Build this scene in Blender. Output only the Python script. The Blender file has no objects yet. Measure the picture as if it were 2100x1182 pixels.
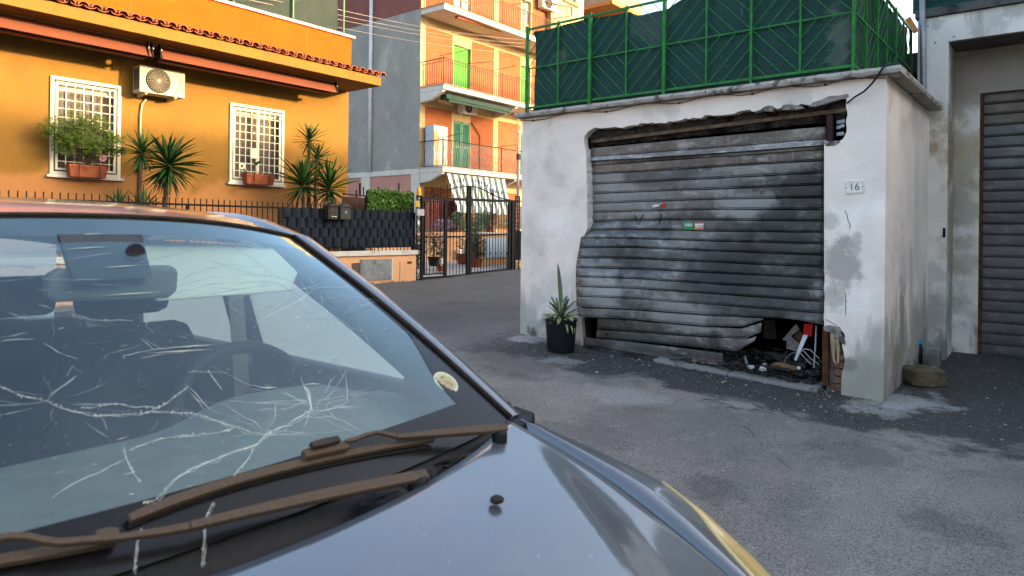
import bpy, bmesh, math, random
import numpy as np
from mathutils import Vector, Matrix, noise
from mathutils.geometry import tessellate_polygon
from mathutils.bvhtree import BVHTree

SC = bpy.context.scene
COL = SC.collection
RNG = random.Random(11)

# ------------------------------------------------------------------ camera
FPX, PCX, PCY = 1420.0, 1050.0, 474.0          # focal length and vanishing centre of the 2100 px wide photograph
TH = math.radians(39.0); ROLL = math.radians(0.6); CAM_H = 1.4
RIGHT = Vector((math.sin(TH), -math.cos(TH), 0)); FWD = Vector((math.cos(TH), math.sin(TH), 0)); UP = Vector((0, 0, 1))
cr, sr = math.cos(ROLL), math.sin(ROLL)
camd = bpy.data.cameras.new('camera'); cam = bpy.data.objects.new('camera', camd); COL.objects.link(cam)
rv = RIGHT * cr + UP * sr; uv = UP * cr - RIGHT * sr
cam.matrix_world = Matrix(((rv.x, uv.x, -FWD.x, 0), (rv.y, uv.y, -FWD.y, 0), (rv.z, uv.z, -FWD.z, CAM_H), (0, 0, 0, 1)))
camd.sensor_width = 36; camd.lens = FPX / 2100 * 36
camd.shift_x = 0.0; camd.shift_y = -(591 - PCY) / 2100
camd.clip_start = 0.02; camd.clip_end = 1500
camd.dof.use_dof = True; camd.dof.focus_distance = 7.5; camd.dof.aperture_fstop = 6.8
SC.camera = cam

# ------------------------------------------------------------------ light
SUN_EL = math.radians(11.5)
SUN_AZ = math.atan2(0.54, -0.84)               # angle from +Y towards +X
sun_dir = Vector((math.sin(SUN_AZ) * math.cos(SUN_EL), math.cos(SUN_AZ) * math.cos(SUN_EL), math.sin(SUN_EL)))
w = bpy.data.worlds.new('World'); SC.world = w; w.use_nodes = True
wn = w.node_tree; sky = wn.nodes.new('ShaderNodeTexSky'); sky.sky_type = 'NISHITA'; sky.sun_disc = False
sky.sun_elevation = SUN_EL; sky.sun_rotation = SUN_AZ; sky.air_density = 0.9; sky.dust_density = 5.0; sky.ozone_density = 0.75
bg = wn.nodes['Background']; bg.inputs['Strength'].default_value = 0.15
wn.links.new(sky.outputs[0], bg.inputs[0])
sl = bpy.data.lights.new('sun', 'SUN'); sl.energy = 2.0; sl.angle = math.radians(1.4); sl.color = (0.86, 0.60, 0.34)
so = bpy.data.objects.new('sun', sl); COL.objects.link(so); so.rotation_euler = sun_dir.to_track_quat('Z', 'Y').to_euler()
so.location = (0, 0, 30)
vs = SC.view_settings; vs.view_transform = 'Standard'; vs.look = 'None'; vs.gamma = 1.0; vs.use_curve_mapping = False
vs.exposure = 2.85

# ------------------------------------------------------------------ pixel <-> place
def ray(px, py):
    sx = (px - PCX) / FPX; sy = -(py - PCY) / FPX
    a = sx * cr - sy * sr; b = sx * sr + sy * cr
    return RIGHT * a + UP * b + FWD
CAMP = Vector((0, 0, CAM_H))
def PX(px, py, X): d = ray(px, py); return CAMP + d * (X / d.x)
def PY(px, py, Y): d = ray(px, py); return CAMP + d * (Y / d.y)
def PZ(px, py, z): d = ray(px, py); return CAMP + d * ((z - CAM_H) / d.z)

# ------------------------------------------------------------------ mesh helpers
def worig(o):
    v = Vector((0, 0, 0))
    while o is not None: v += o.location; o = o.parent
    return v
class MB:
    def __init__(s): s.v = []; s.f = []
    def add(s, vs, fs):
        n = len(s.v); s.v += [tuple(p) for p in vs]; s.f += [tuple(i + n for i in f) for f in fs]; return s
    def box(s, x0, y0, z0, x1, y1, z1):
        x0, x1 = min(x0, x1), max(x0, x1); y0, y1 = min(y0, y1), max(y0, y1); z0, z1 = min(z0, z1), max(z0, z1)
        return s.add([(x0,y0,z0),(x1,y0,z0),(x1,y1,z0),(x0,y1,z0),(x0,y0,z1),(x1,y0,z1),(x1,y1,z1),(x0,y1,z1)],
              [(0,3,2,1),(4,5,6,7),(0,1,5,4),(1,2,6,5),(2,3,7,6),(3,0,4,7)])
    def bar(s, p0, p1, w, t, side=None):
        p0, p1 = Vector(p0), Vector(p1); d = (p1 - p0).normalized()
        sd = Vector(side) if side is not None else (Vector((0,0,1)) if abs(d.z) < .9 else Vector((1,0,0)))
        a = d.cross(sd).normalized(); b = a.cross(d).normalized()
        q = []
        for p in (p0, p1):
            for i, j in ((-1,-1),(1,-1),(1,1),(-1,1)): q.append(p + a * (i * t / 2) + b * (j * w / 2))
        return s.add(q, [(0,3,2,1),(4,5,6,7),(0,1,5,4),(1,2,6,5),(2,3,7,6),(3,0,4,7)])
    def tube(s, pts, r, n=8, cap=True):
        pts = [Vector(p) for p in pts]; rs = r if isinstance(r, (list, tuple)) else [r] * len(pts)
        vs = []; fs = []; ref = None
        for i, p in enumerate(pts):
            d = (pts[min(i+1, len(pts)-1)] - pts[max(i-1, 0)]).normalized()
            if ref is None: ref = Vector((0,0,1)) if abs(d.z) < .9 else Vector((1,0,0))
            a = d.cross(ref).normalized(); b = a.cross(d).normalized(); ref = b
            for k in range(n):
                t = 2 * math.pi * k / n; vs.append(p + (a * math.cos(t) + b * math.sin(t)) * rs[i])
        for i in range(len(pts) - 1):
            for k in range(n):
                k2 = (k + 1) % n; fs.append((i*n+k, i*n+k2, (i+1)*n+k2, (i+1)*n+k))
        if cap: fs.append(tuple(range(n-1, -1, -1))); fs.append(tuple((len(pts)-1)*n + k for k in range(n)))
        return s.add(vs, fs)
    def prism(s, poly, d):
        poly = [Vector(p) for p in poly]; d = Vector(d); n = len(poly)
        tris = tessellate_polygon([poly])
        vs = poly + [p + d for p in poly]
        fs = [tuple(t) for t in tris] + [tuple(i + n for i in reversed(t)) for t in tris]
        fs += [(i, (i+1) % n, (i+1) % n + n, i + n) for i in range(n)]
        return s.add(vs, fs)
    def grid(s, rows, closed=False):
        n = len(rows[0]); vs = [p for r in rows for p in r]; fs = []
        for i in range(len(rows) - 1):
            for k in range(n if closed else n - 1):
                k2 = (k + 1) % n; fs.append((i*n+k, i*n+k2, (i+1)*n+k2, (i+1)*n+k))
        return s.add(vs, fs)
    def lathe(s, c, prof, n=24, axis='Z'):
        rows = []
        for r, h in prof:
            row = []
            for k in range(n):
                t = 2 * math.pi * k / n; a, b = r * math.cos(t), r * math.sin(t)
                row.append((c[0]+a, c[1]+b, c[2]+h) if axis == 'Z' else ((c[0]+a, c[1]+h, c[2]+b) if axis == 'Y' else (c[0]+h, c[1]+a, c[2]+b)))
            rows.append(row)
        s.grid(rows, True); return s
    def blob(s, c, r, n=8, m=6, jit=.15, rnd=RNG, sc=(1,1,1)):
        rows = []
        for i in range(m + 1):
            ph = math.pi * i / m; row = []
            for k in range(n):
                t = 2 * math.pi * k / n; q = r * (1 + rnd.uniform(-jit, jit) * (0 < i < m))
                row.append((c[0] + q*math.sin(ph)*math.cos(t)*sc[0], c[1] + q*math.sin(ph)*math.sin(t)*sc[1], c[2] + q*math.cos(ph)*sc[2]))
            rows.append(row)
        return s.grid(rows, True)
    def mesh(s, name, mat, smooth=False, off=(0,0,0)):
        me = bpy.data.meshes.new(name); ox = Vector(off)
        me.from_pydata([tuple(Vector(p) - ox) for p in s.v], [], s.f)
        bm = bmesh.new(); bm.from_mesh(me); bmesh.ops.recalc_face_normals(bm, faces=bm.faces); bm.to_mesh(me); bm.free()
        if mat: me.materials.append(mat)
        if smooth:
            me.polygons.foreach_set('use_smooth', [True] * len(me.polygons))
        me.update(); return me
    def build(s, name, mat, parent=None, smooth=False, bevel=0, autos=None):
        o = bpy.data.objects.new(name, s.mesh(name, mat, smooth or autos is not None, worig(parent)))
        COL.objects.link(o)
        if parent is not None: o.parent = parent
        if bevel:
            b = o.modifiers.new('bevel', 'BEVEL'); b.width = bevel; b.segments = 2; b.limit_method = 'ANGLE'; b.angle_limit = math.radians(40)
        if autos is not None:
            o.data.set_sharp_from_angle(angle=math.radians(autos))
        return o
def thing(name, label, cat, loc=(0,0,0), group=None):
    o = bpy.data.objects.new(name, None); COL.objects.link(o); o.location = loc; o.empty_display_size = .1
    o['label'] = label; o['category'] = cat
    if group: o['group'] = group
    return o
def tag(o, label=None, cat=None, group=None, kind=None):
    if label: o['label'] = label
    if cat: o['category'] = cat
    if group: o['group'] = group
    if kind: o['kind'] = kind
    return o
def structure(o): o['kind'] = 'structure'; return o
_unit = {}
def inst(name, me, loc, parent=None, rot=None, scale=None):
    o = bpy.data.objects.new(name, me); COL.objects.link(o)
    if parent is not None: o.parent = parent
    M_ = Matrix.Translation(Vector(loc) - worig(parent))
    if rot is not None: M_ = M_ @ (rot.to_4x4() if hasattr(rot, 'to_4x4') else rot.to_matrix().to_4x4())
    if scale is not None: M_ = M_ @ Matrix.Diagonal((*scale, 1))
    o.matrix_basis = M_; return o
def bar(name, p0, p1, w, t, mat, parent, side=None):
    """one straight bar as its own object, sharing a unit box"""
    k = mat.name
    if k not in _unit: _unit[k] = MB().box(-.5,-.5,-.5,.5,.5,.5).mesh('bar_' + k, mat)
    p0, p1 = Vector(p0), Vector(p1); d = (p1 - p0); L = d.length; d.normalize()
    sd = Vector(side) if side is not None else (Vector((0,0,1)) if abs(d.z) < .9 else Vector((1,0,0)))
    a = d.cross(sd).normalized(); b = a.cross(d).normalized()
    rot = Matrix((a, b, d)).transposed()
    if rot.determinant() < 0: rot = Matrix((-a, b, d)).transposed()
    return inst(name, _unit[k], (p0 + p1) / 2, parent, rot, (t, w, L))
def text_mesh(txt, size, mat, depth=.002):
    cu = bpy.data.curves.new('lettering', 'FONT'); cu.body = txt; cu.size = size; cu.extrude = depth; cu.align_x = 'CENTER'; cu.align_y = 'CENTER'
    o = bpy.data.objects.new('tmp', cu); COL.objects.link(o)
    dg = bpy.context.evaluated_depsgraph_get(); me = bpy.data.meshes.new_from_object(o.evaluated_get(dg))
    bpy.data.objects.remove(o); me.materials.clear(); me.materials.append(mat); return me

# ------------------------------------------------------------------ materials
class NT:
    def __init__(s, name):
        s.m = bpy.data.materials.new(name); s.m.use_nodes = True; s.t = s.m.node_tree; s.b = s.t.nodes['Principled BSDF']
        s.out = s.t.nodes['Material Output']; s.pos = s.t.nodes.new('ShaderNodeNewGeometry').outputs['Position']
    def n(s, k): return s.t.nodes.new(k)
    def l(s, a, b): s.t.links.new(a, b)
    def sock(s, x, inp):
        if hasattr(x, 'is_output'): s.l(x, inp)
        else: inp.default_value = x
    def vec(s, sc=(1,1,1), loc=(0,0,0), src=None):
        m = s.n('ShaderNodeMapping'); s.l(src or s.pos, m.inputs[0]); m.inputs['Scale'].default_value = sc; m.inputs['Location'].default_value = loc; return m.outputs[0]
    def noise(s, scale, detail=4, rough=.55, sc=(1,1,1), loc=(0,0,0), dist=0):
        x = s.n('ShaderNodeTexNoise'); s.l(s.vec(sc, loc), x.inputs['Vector']); x.inputs['Scale'].default_value = scale
        x.inputs['Detail'].default_value = detail; x.inputs['Roughness'].default_value = rough; x.inputs['Distortion'].default_value = dist; return x.outputs[0]
    def vor(s, scale, feat='F1', sc=(1,1,1)):
        x = s.n('ShaderNodeTexVoronoi'); x.feature = feat; s.l(s.vec(sc), x.inputs['Vector']); x.inputs['Scale'].default_value = scale; return x.outputs[0]
    def ramp(s, v, lo, hi):
        x = s.n('ShaderNodeMapRange'); x.interpolation_type = 'SMOOTHSTEP'; s.l(v, x.inputs[0]); x.inputs[1].default_value = lo; x.inputs[2].default_value = hi; return x.outputs[0]
    def mth(s, op, a, b=0.0, clamp=False):
        x = s.n('ShaderNodeMath'); x.operation = op; x.use_clamp = clamp; s.sock(a, x.inputs[0]); s.sock(b, x.inputs[1]); return x.outputs[0]
    def xyz(s):
        x = s.n('ShaderNodeSeparateXYZ'); s.l(s.pos, x.inputs[0]); return x.outputs
    def mix(s, f, a, b, mode='MIX'):
        x = s.n('ShaderNodeMix'); x.data_type = 'RGBA'; x.blend_type = mode; s.sock(f, x.inputs[0])
        for v, i in ((a, 6), (b, 7)): s.sock((*v, 1) if isinstance(v, tuple) and len(v) == 3 else v, x.inputs[i])
        return x.outputs[2]
    def bump(s, h, dist=.01, strength=1.0):
        x = s.n('ShaderNodeBump'); s.l(h, x.inputs['Height']); x.inputs['Distance'].default_value = dist; x.inputs['Strength'].default_value = strength
        s.l(x.outputs[0], s.b.inputs['Normal'])
    def done(s, col, rough=.7, metal=0, spec=.5):
        s.sock((*col, 1) if isinstance(col, tuple) and len(col) == 3 else col, s.b.inputs['Base Color'])
        s.sock(rough, s.b.inputs['Roughness']); s.sock(metal, s.b.inputs['Metallic']); s.b.inputs['Specular IOR Level'].default_value = spec
        return s.m
def simple(name, col, rough=.6, metal=0, var=.25, scale=8, bump=0, bscale=60, col2=None, spec=.16, sc=(1,1,1)):
    n = NT(name); c2 = col2 or tuple(c * (1 - var) for c in col)
    f = n.ramp(n.noise(scale, 5, .6, sc), .35, .68)
    if bump: n.bump(n.noise(bscale, 3), bump)
    return n.done(n.mix(f, col, c2), rough, metal, spec)
def spotmask(n, p, r, wob=1.1, sc=(1,1,1)):
    v = n.n('ShaderNodeVectorMath'); v.operation = 'SUBTRACT'; n.l(n.pos, v.inputs[0]); v.inputs[1].default_value = tuple(p)
    m = n.n('ShaderNodeVectorMath'); m.operation = 'MULTIPLY'; n.l(v.outputs[0], m.inputs[0]); m.inputs[1].default_value = tuple(s / r for s in sc)
    L = n.n('ShaderNodeVectorMath'); L.operation = 'LENGTH'; n.l(m.outputs[0], L.inputs[0])
    return n.ramp(n.mth('ADD', L.outputs['Value'], n.mth('MULTIPLY', n.mth('SUBTRACT', n.noise(1.1 / r, 7, .68, (1,1,1), tuple(p)), .5), wob * 2)), 1.05, .45)
def stucco(name, base, layers, bump=.004, bscale=55, rough=.85, fine=.12, spots=()):
    """layers: (colour, scale, lo, hi, stretch, offset[, (z0, z1)]) : z0/z1 limit the stain to a height band"""
    n = NT(name); X, Y, Z = n.xyz()
    c = n.mix(n.ramp(n.noise(2.2, 5, .6), .3, .7), base, tuple(b * (1 - fine) for b in base))
    for L in layers:
        col, scale, lo, hi, sc, off = L[:6]
        f = n.noise(scale, 7, .62, sc, (off, off * .7, off * .3), .3)
        if len(L) > 6:
            z0, z1 = L[6]; f = n.mth('ADD', f, n.mth('MULTIPLY', n.mth('SUBTRACT', n.ramp(Z, z0, z1), .5), .5))
        c = n.mix(n.ramp(f, lo, hi), c, col)
    for q in spots: c = n.mix(n.mth('MULTIPLY', spotmask(n, q[0], q[1], 1.1, q[4] if len(q) > 4 else (1,1,1)), q[3]), c, q[2])
    c = n.mix(n.mth('MULTIPLY', n.ramp(n.noise(160, 2), .35, .75), .18), c, tuple(b * .6 for b in base))
    h = n.mth('ADD', n.noise(bscale, 4, .65), n.mth('MULTIPLY', n.noise(6, 3), 2.0)); n.bump(h, bump)
    return n.done(c, rough, 0, .1)
def brickmat(name, c1, c2, mortar, bw=.25, bh=.065):
    n = NT(name); X, Y, Z = n.xyz(); cb = n.n('ShaderNodeCombineXYZ'); n.l(n.mth('ADD', X, Y), cb.inputs[0]); n.l(Z, cb.inputs[1])
    b = n.n('ShaderNodeTexBrick'); n.l(cb.outputs[0], b.inputs['Vector']); b.inputs['Scale'].default_value = 1; b.inputs['Brick Width'].default_value = bw
    b.inputs['Row Height'].default_value = bh; b.inputs['Mortar Size'].default_value = .008; b.inputs['Color1'].default_value = (*c1, 1); b.inputs['Color2'].default_value = (*c2, 1)
    b.inputs['Mortar'].default_value = (*mortar, 1); b.inputs['Bias'].default_value = 0
    c = n.mix(n.mth('MULTIPLY', n.ramp(n.noise(1.3, 5), .4, .7), .3), b.outputs[0], tuple(x * .6 for x in c1))
    n.bump(b.outputs['Fac'], -.006); return n.done(c, .85, 0, .2)
def glassmat(name, tint=(.8,.87,.85), refl=1.7, film=.04, filmcol=(.6,.62,.6), rough=0.0, bump=0, transl=0):
    n = NT(name); tr = n.n('ShaderNodeBsdfTransparent'); tr.inputs[0].default_value = (*tint, 1); gl = n.n('ShaderNodeBsdfGlossy'); gl.inputs['Roughness'].default_value = rough
    fr = n.n('ShaderNodeFresnel'); fr.inputs[0].default_value = 1.5; m1 = n.n('ShaderNodeMixShader'); n.l(n.mth('MULTIPLY', fr.outputs[0], refl, True), m1.inputs[0])
    n.l(tr.outputs[0], m1.inputs[1]); n.l(gl.outputs[0], m1.inputs[2]); df = n.n('ShaderNodeBsdfDiffuse'); df.inputs[0].default_value = (*filmcol, 1)
    if transl:
        tl = n.n('ShaderNodeBsdfTranslucent'); tl.inputs[0].default_value = (*filmcol, 1); mt = n.n('ShaderNodeMixShader'); mt.inputs[0].default_value = transl; n.l(df.outputs[0], mt.inputs[1]); n.l(tl.outputs[0], mt.inputs[2]); df = mt
    m2 = n.n('ShaderNodeMixShader'); n.l(n.mth('MULTIPLY', n.ramp(n.noise(3.5, 5, .65), .25, .8), film * 2), m2.inputs[0]); n.l(m1.outputs[0], m2.inputs[1]); n.l(df.outputs[0], m2.inputs[2])
    if transl: m2.inputs[0].default_value = film; n.t.links.remove(m2.inputs[0].links[0])
    n.l(m2.outputs[0], n.out.inputs[0]); return n.m

MAT = {}
MAT['black_iron'] = simple('black_iron', (.009,.010,.013), .6, .0, .3, 12, spec=.12)
MAT['green_paint'] = simple('green_paint', (.022,.185,.034), .45, 0, .35, 10)
MAT['white_paint'] = simple('white_paint', (.72,.70,.64), .5, 0, .12, 6)
MAT['dark_pane'] = simple('dark_pane', (.03,.035,.04), .12, 0, .2, 3)
MAT['curtain'] = simple('curtain', (.15,.125,.10), .8, 0, .55, 24, sc=(3,3,.5))
MAT['soot'] = simple('soot', (.006,.006,.006), .95, 0, .5, 4, .02, 20)
MAT['rust'] = simple('rust', (.11,.045,.022), .8, .2, .5, 14, .002, 60)
MAT['maroon'] = simple('maroon', (.035,.010,.010), .55, 0, .3, 9)
MAT['terracotta'] = simple('terracotta', (.30,.085,.035), .75, 0, .35, 10, .002, 50)
MAT['grey_steel'] = simple('grey_steel', (.30,.31,.32), .45, .5, .3, 8)
MAT['cable'] = simple('cable', (.012,.014,.03), .5)
MAT['plastic_black'] = simple('plastic_black', (.013,.014,.017), .42, 0, .3, 15)
MAT['soil'] = simple('soil', (.03,.022,.015), .95, 0, .5, 40, .02, 50)
MAT['leaf_green'] = simple('leaf_green', (.045,.115,.022), .45, 0, .55, 14, spec=.5)
MAT['leaf_dark'] = simple('leaf_dark', (.018,.055,.018), .45, 0, .5, 14)
MAT['leaf_dead'] = simple('leaf_dead', (.19,.115,.055), .85, 0, .5, 20)
MAT['bark'] = simple('bark', (.085,.055,.035), .9, 0, .5, 25, .01, 40)

# ------------------------------------------------------------------ ground
_cp = np.array([(6.47,1.22,0),(6.47,5.1,.176),(6.4,3.2,.085),(8.7,1.2,.06),(9.2,.8,.09),(9.2,-3,.02),(11.1,11.7,.24),(14.5,11.7,.36),(0,0,0),(.55,2.5,0),(3,11.5,.2),
                (0,12,.2),(19,13,.45),(18,19,.45),(9.5,8,.22),(-8,-8,-.05),(12,-10,0),(30,20,.5),(-10,15,.2),(4,-2,-.02)], float)
def _phi(r): return r
_A = _phi(np.linalg.norm(_cp[:, None, :2] - _cp[None, :, :2], axis=2)); _n = len(_cp)
_Mx = np.zeros((_n+1, _n+1)); _Mx[:_n,:_n] = _A; _Mx[:_n,_n] = 1; _Mx[_n,:_n] = 1
_wt = np.linalg.solve(_Mx, np.append(_cp[:,2], 0))
def gz(x, y):
    z = float(_phi(np.hypot(_cp[:,0]-x, _cp[:,1]-y)) @ _wt[:_n] + _wt[_n]); return max(-.12, min(.55, z))
def asphalt():
    n = NT('asphalt'); X, Y, Z = n.xyz()
    c = n.mix(n.ramp(n.noise(1.1, 6, .6), .3, .7), (.088,.081,.073), (.064,.060,.054))
    # pale dusty ash, drawn out in streaks in front of the garage
    near = n.mth('MULTIPLY', n.ramp(X, .4, 2.6), n.mth('SUBTRACT', 1.0, n.ramp(Y, 3.6, 7.0)))
    c = n.mix(n.mth('MULTIPLY', near, n.mth('ADD', .50, n.mth('MULTIPLY', n.ramp(n.noise(.9, 6, .65, (1,1,1), (6,1,0)), .35, .65), .40))), c, (.36,.315,.262))
    streak = n.ramp(n.noise(1.5, 8, .74, (.9,1.6,1), (3,1,0), .5), .52, .74)
    c = n.mix(n.mth('MULTIPLY', n.mth('MULTIPLY', streak, near), .6), c, (.50,.455,.40))
    # black soot washed out along the shutter and in the corner by the second garage
    s = n.mth('ADD', n.noise(1.5, 7, .65, (1,.8,1), (7,2,0), .5), n.mth('MULTIPLY', n.ramp(X, 4.9, 6.3), .34))
    soot = n.mth('MULTIPLY', n.ramp(s, .55, .70), n.mth('MULTIPLY', n.ramp(X, 4.6, 5.4), n.mth('SUBTRACT', 1.0, n.ramp(Y, 4.5, 5.6))))
    c = n.mix(n.mth('MULTIPLY', soot, .92), c, (.009,.009,.009))
    for p, r, k in ((PZ(1850,818,.02), .42, .8), (PZ(1800,840,0), .3, .6), (PZ(1085,695,.17), .28, .8), (PZ(1150,735,.14), .25, .5), (PZ(1290,815,.05), .4, .4)): c = n.mix(n.mth('MULTIPLY', spotmask(n, p, r, 1.5, (1,1,1)), k), c, (.52,.50,.47))
    for p, r, k in ((PZ(935,622,.21), .45, .75), (PZ(1010,590,.26), .3, .4), (PZ(1450,1010,.0), .22, .45), (PZ(1750,930,0), .35, .4), (PZ(1950,1080,0), .25, .4), (PZ(1180,900,.02), .4, .35), (PZ(870,600,.2), .35, .4)): c = n.mix(n.mth('MULTIPLY', spotmask(n, p, r, 1.6, (1,1,1)), k), c, (.03,.029,.028))
    cr_ = n.n('ShaderNodeTexVoronoi'); cr_.feature = 'DISTANCE_TO_EDGE'; dv = n.n('ShaderNodeVectorMath'); dv.operation = 'ADD'; n.l(n.pos, dv.inputs[0]); nv = n.n('ShaderNodeTexNoise'); n.l(n.pos, nv.inputs['Vector']); nv.inputs['Scale'].default_value = 2.2; nv.inputs['Detail'].default_value = 6; sv = n.n('ShaderNodeVectorMath'); sv.operation = 'SCALE'; n.l(nv.outputs['Color'], sv.inputs[0]); sv.inputs['Scale'].default_value = .8; n.l(sv.outputs[0], dv.inputs[1]); n.l(dv.outputs[0], cr_.inputs['Vector']); cr_.inputs['Scale'].default_value = .42
    c = n.mix(n.mth('MULTIPLY', n.mth('MULTIPLY', n.ramp(cr_.outputs[0], .007, .001), n.ramp(n.noise(.6, 4), .46, .56)), .8), c, (.018,.018,.018))
    # aggregate
    c = n.mix(n.mth('MULTIPLY', n.ramp(n.noise(95, 3, .7), .47, .63), .7), c, (.025,.0245,.024)); c = n.mix(n.mth('MULTIPLY', n.ramp(n.noise(120, 3, .7, (1,1,1), (9,9,0)), .53, .66), .65), c, (.42,.395,.36))
    v = n.vor(210); c = n.mix(n.mth('MULTIPLY', n.ramp(v, .34, .05), .6), c, (.21,.205,.195))
    c = n.mix(n.mth('MULTIPLY', n.ramp(n.noise(300, 2), .48, .70), .7), c, (.02,.02,.02))
    c = n.mix(n.ramp(n.noise(34, 4, .7), .70, .78), c, (.30,.29,.28)); c = n.mix(n.mth('MULTIPLY', n.ramp(n.noise(.7, 5, .6, (1,1,1), (5,5,0)), .52, .66), .35), c, (.05,.048,.045)); c = n.mix(n.mth('MULTIPLY', n.ramp(n.noise(9, 5, .7), .55, .72), .3), c, (.15,.145,.14))
    h = n.mth('ADD', n.noise(240, 3, .7), n.mth('MULTIPLY', n.noise(20, 4), 1.2)); n.bump(h, .006)
    return n.done(c, .82, 0, .3)
MAT['asphalt'] = asphalt()
xs = sorted(set(list(np.linspace(-2, 16, 73)) + [-300,-120,-50,-25,-12,-6,20,26,34,50,120,300])); ys = sorted(set(list(np.linspace(-3, 14, 69)) + [-300,-120,-50,-25,-12,-6,18,26,40,70,150,300]))
g = MB(); g.grid([[(x, y, gz(x, y) + .012 * noise.noise(Vector((x*.9, y*.9, 0)))) for x in xs] for y in ys])
structure(g.build('road', MAT['asphalt'], smooth=True))
# ================================================================== the burnt garage
GX = 6.47; GY0, GY1 = 1.22, 5.10; GTOP = 2.735
m_wall = stucco('garage_plaster', (.88,.765,.66), [
    ((.58,.52,.45), 1.1, .52, .70, (1,1,1), 3.1),
    ((.93,.85,.76), 1.6, .55, .7, (1,1,1), 8.4),
    ((.33,.31,.28), 1.9, .62, .76, (1,1,.8), 5.2),
    ((.42,.39,.33), 2.4, .57, .74, (1.3,1.3,.25), 11.0, (1.6, .2)),
    ((.30,.29,.26), 1.7, .66, .78, (1,1,1), 1.7, (1.1, .0)),
    ((.13,.13,.12), 3.0, .74, .82, (1,1,.5), 9.0, (.7, .0))], .0035, 34, spots=[
    (PX(1722,545,GX), .21, (.27,.25,.22), .75, (1,1,.7)), (PX(1745,500,GX), .12, (.33,.31,.28), .6), (PX(1708,610,GX), .13, (.33,.31,.28), .6), (PX(1772,785,GX), .42, (.34,.325,.265), .95, (1,1,1.5)), (PX(1740,800,GX), .3, (.34,.325,.265), .9, (1,1,1.5)), (PX(1742,748,GX), .10, (.21,.20,.155), .8, (1,1,1.3)),
    (PX(1795,790,GX), .2, (.30,.29,.23), .6), (PX(1085,655,GX), .22, (.40,.385,.35), .7, (1,1,.8)), (PX(1100,610,GX), .16, (.50,.48,.44), .6), (PX(1093,684,GX), .10, (.06,.055,.05), .9), (PX(1140,600,GX), .3, (.55,.53,.5), .5), (PX(1700,455,GX), .1, (.45,.43,.4), .6), (PX(1640,215,GX), .25, (.5,.48,.45), .5),
    (PY(1849,650,GY0), .26, (.27,.24,.17), .8, (1.5,1,.6)), (PY(1838,735,GY0), .18, (.22,.20,.13), .8), (PY(1868,600,GY0), .3, (.45,.42,.35), .6, (2,1,.5)), (PY(1860,760,GY0), .15, (.2,.185,.14), .7), (PY(1880,400,GY0), .5, (.62,.57,.46), .5, (2.5,1,.5))])
MAT['plaster'] = m_wall
m_cop = stucco('coping_stone', (.42,.38,.33), [((.10,.09,.08), 7, .52, .66, (1,1,1), 2.0), ((.62,.60,.56), 5, .6, .7, (1,1,1), 6.0)], .01, 60)
gar = thing('garage', 'low white plastered garage with a fire damaged grey roller shutter and broken lintel', 'garage', (7.6, 3.2, .05))
# front wall with the broken opening: a U shaped outline
out = [(GY1, -.1), (GY1, GTOP), (GY0, GTOP), (GY0, -.1)]
hole_px = [(1724,815),(1726,770),(1733,738),(1727,706),(1733,690),(1722,672),(1705,668),(1690,671),(1690,560),(1690,430),(1690,296),(1702,297),(1716,293),(1728,286),(1736,270),(1735,254),
           (1738,236),(1735,222),(1737,203),(1722,199),(1700,204),(1680,211),(1662,216),(1644,213),(1628,222),(1608,218),(1590,224),(1572,219),(1552,228),(1530,226),(1508,233),(1480,237),(1455,236),
           (1430,243),(1405,243),(1380,250),(1352,252),(1322,253),(1300,257),(1276,263),(1252,262),(1232,264),(1218,263),(1206,270),(1198,281),(1199,300),(1203,325),(1204,468),(1197,486),(1192,505),(1190,560),(1192,640),(1200,735)]
_h = []                                       # break the edges of the hole into ragged steps
for i, (a, b) in enumerate(zip(hole_px, hole_px[1:] + hole_px[-1:])):
    _h.append(a); k_ = int(math.hypot(b[0]-a[0], b[1]-a[1]) / 7) if (11 <= i <= 46 or 1 <= i <= 7) else 0
    for j in range(1, k_): _h.append((a[0] + (b[0]-a[0]) * j / k_ + RNG.uniform(-1.2, 1.2), a[1] + (b[1]-a[1]) * j / k_ + RNG.uniform(-2.2, 2.2)))
hole_px = _h; hole = []
for i, (px, py) in enumerate(hole_px):
    p = PX(px, py, GX); hole.append((p.y, p.z if i not in (0, len(hole_px)-1) else -.1))
poly = [Vector((GX, y, z)) for y, z in (out + hole)]
wl = MB().prism(poly, (.17, 0, 0)).build('front_wall', m_wall, gar, bevel=.003)
MB().box(GX + .171, GY0, -.1, 8.70, GY0 + .2, GTOP).build('side_wall', m_wall, gar)
MB().box(GX + .171, GY1 - .2, -.1, 9.6, GY1, GTOP).build('side_wall', m_wall, gar)
MB().box(9.4, GY0 + .2, -.1, 9.6, GY1 - .2, GTOP).build('back_wall', MAT['soot'], gar)
for ya in (GY0 + .201, GY1 - .215): MB().box(GX + .175, ya, .0, 9.39, ya + .014, GTOP - .02).build('sooty_lining', MAT['soot'], gar)
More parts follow.
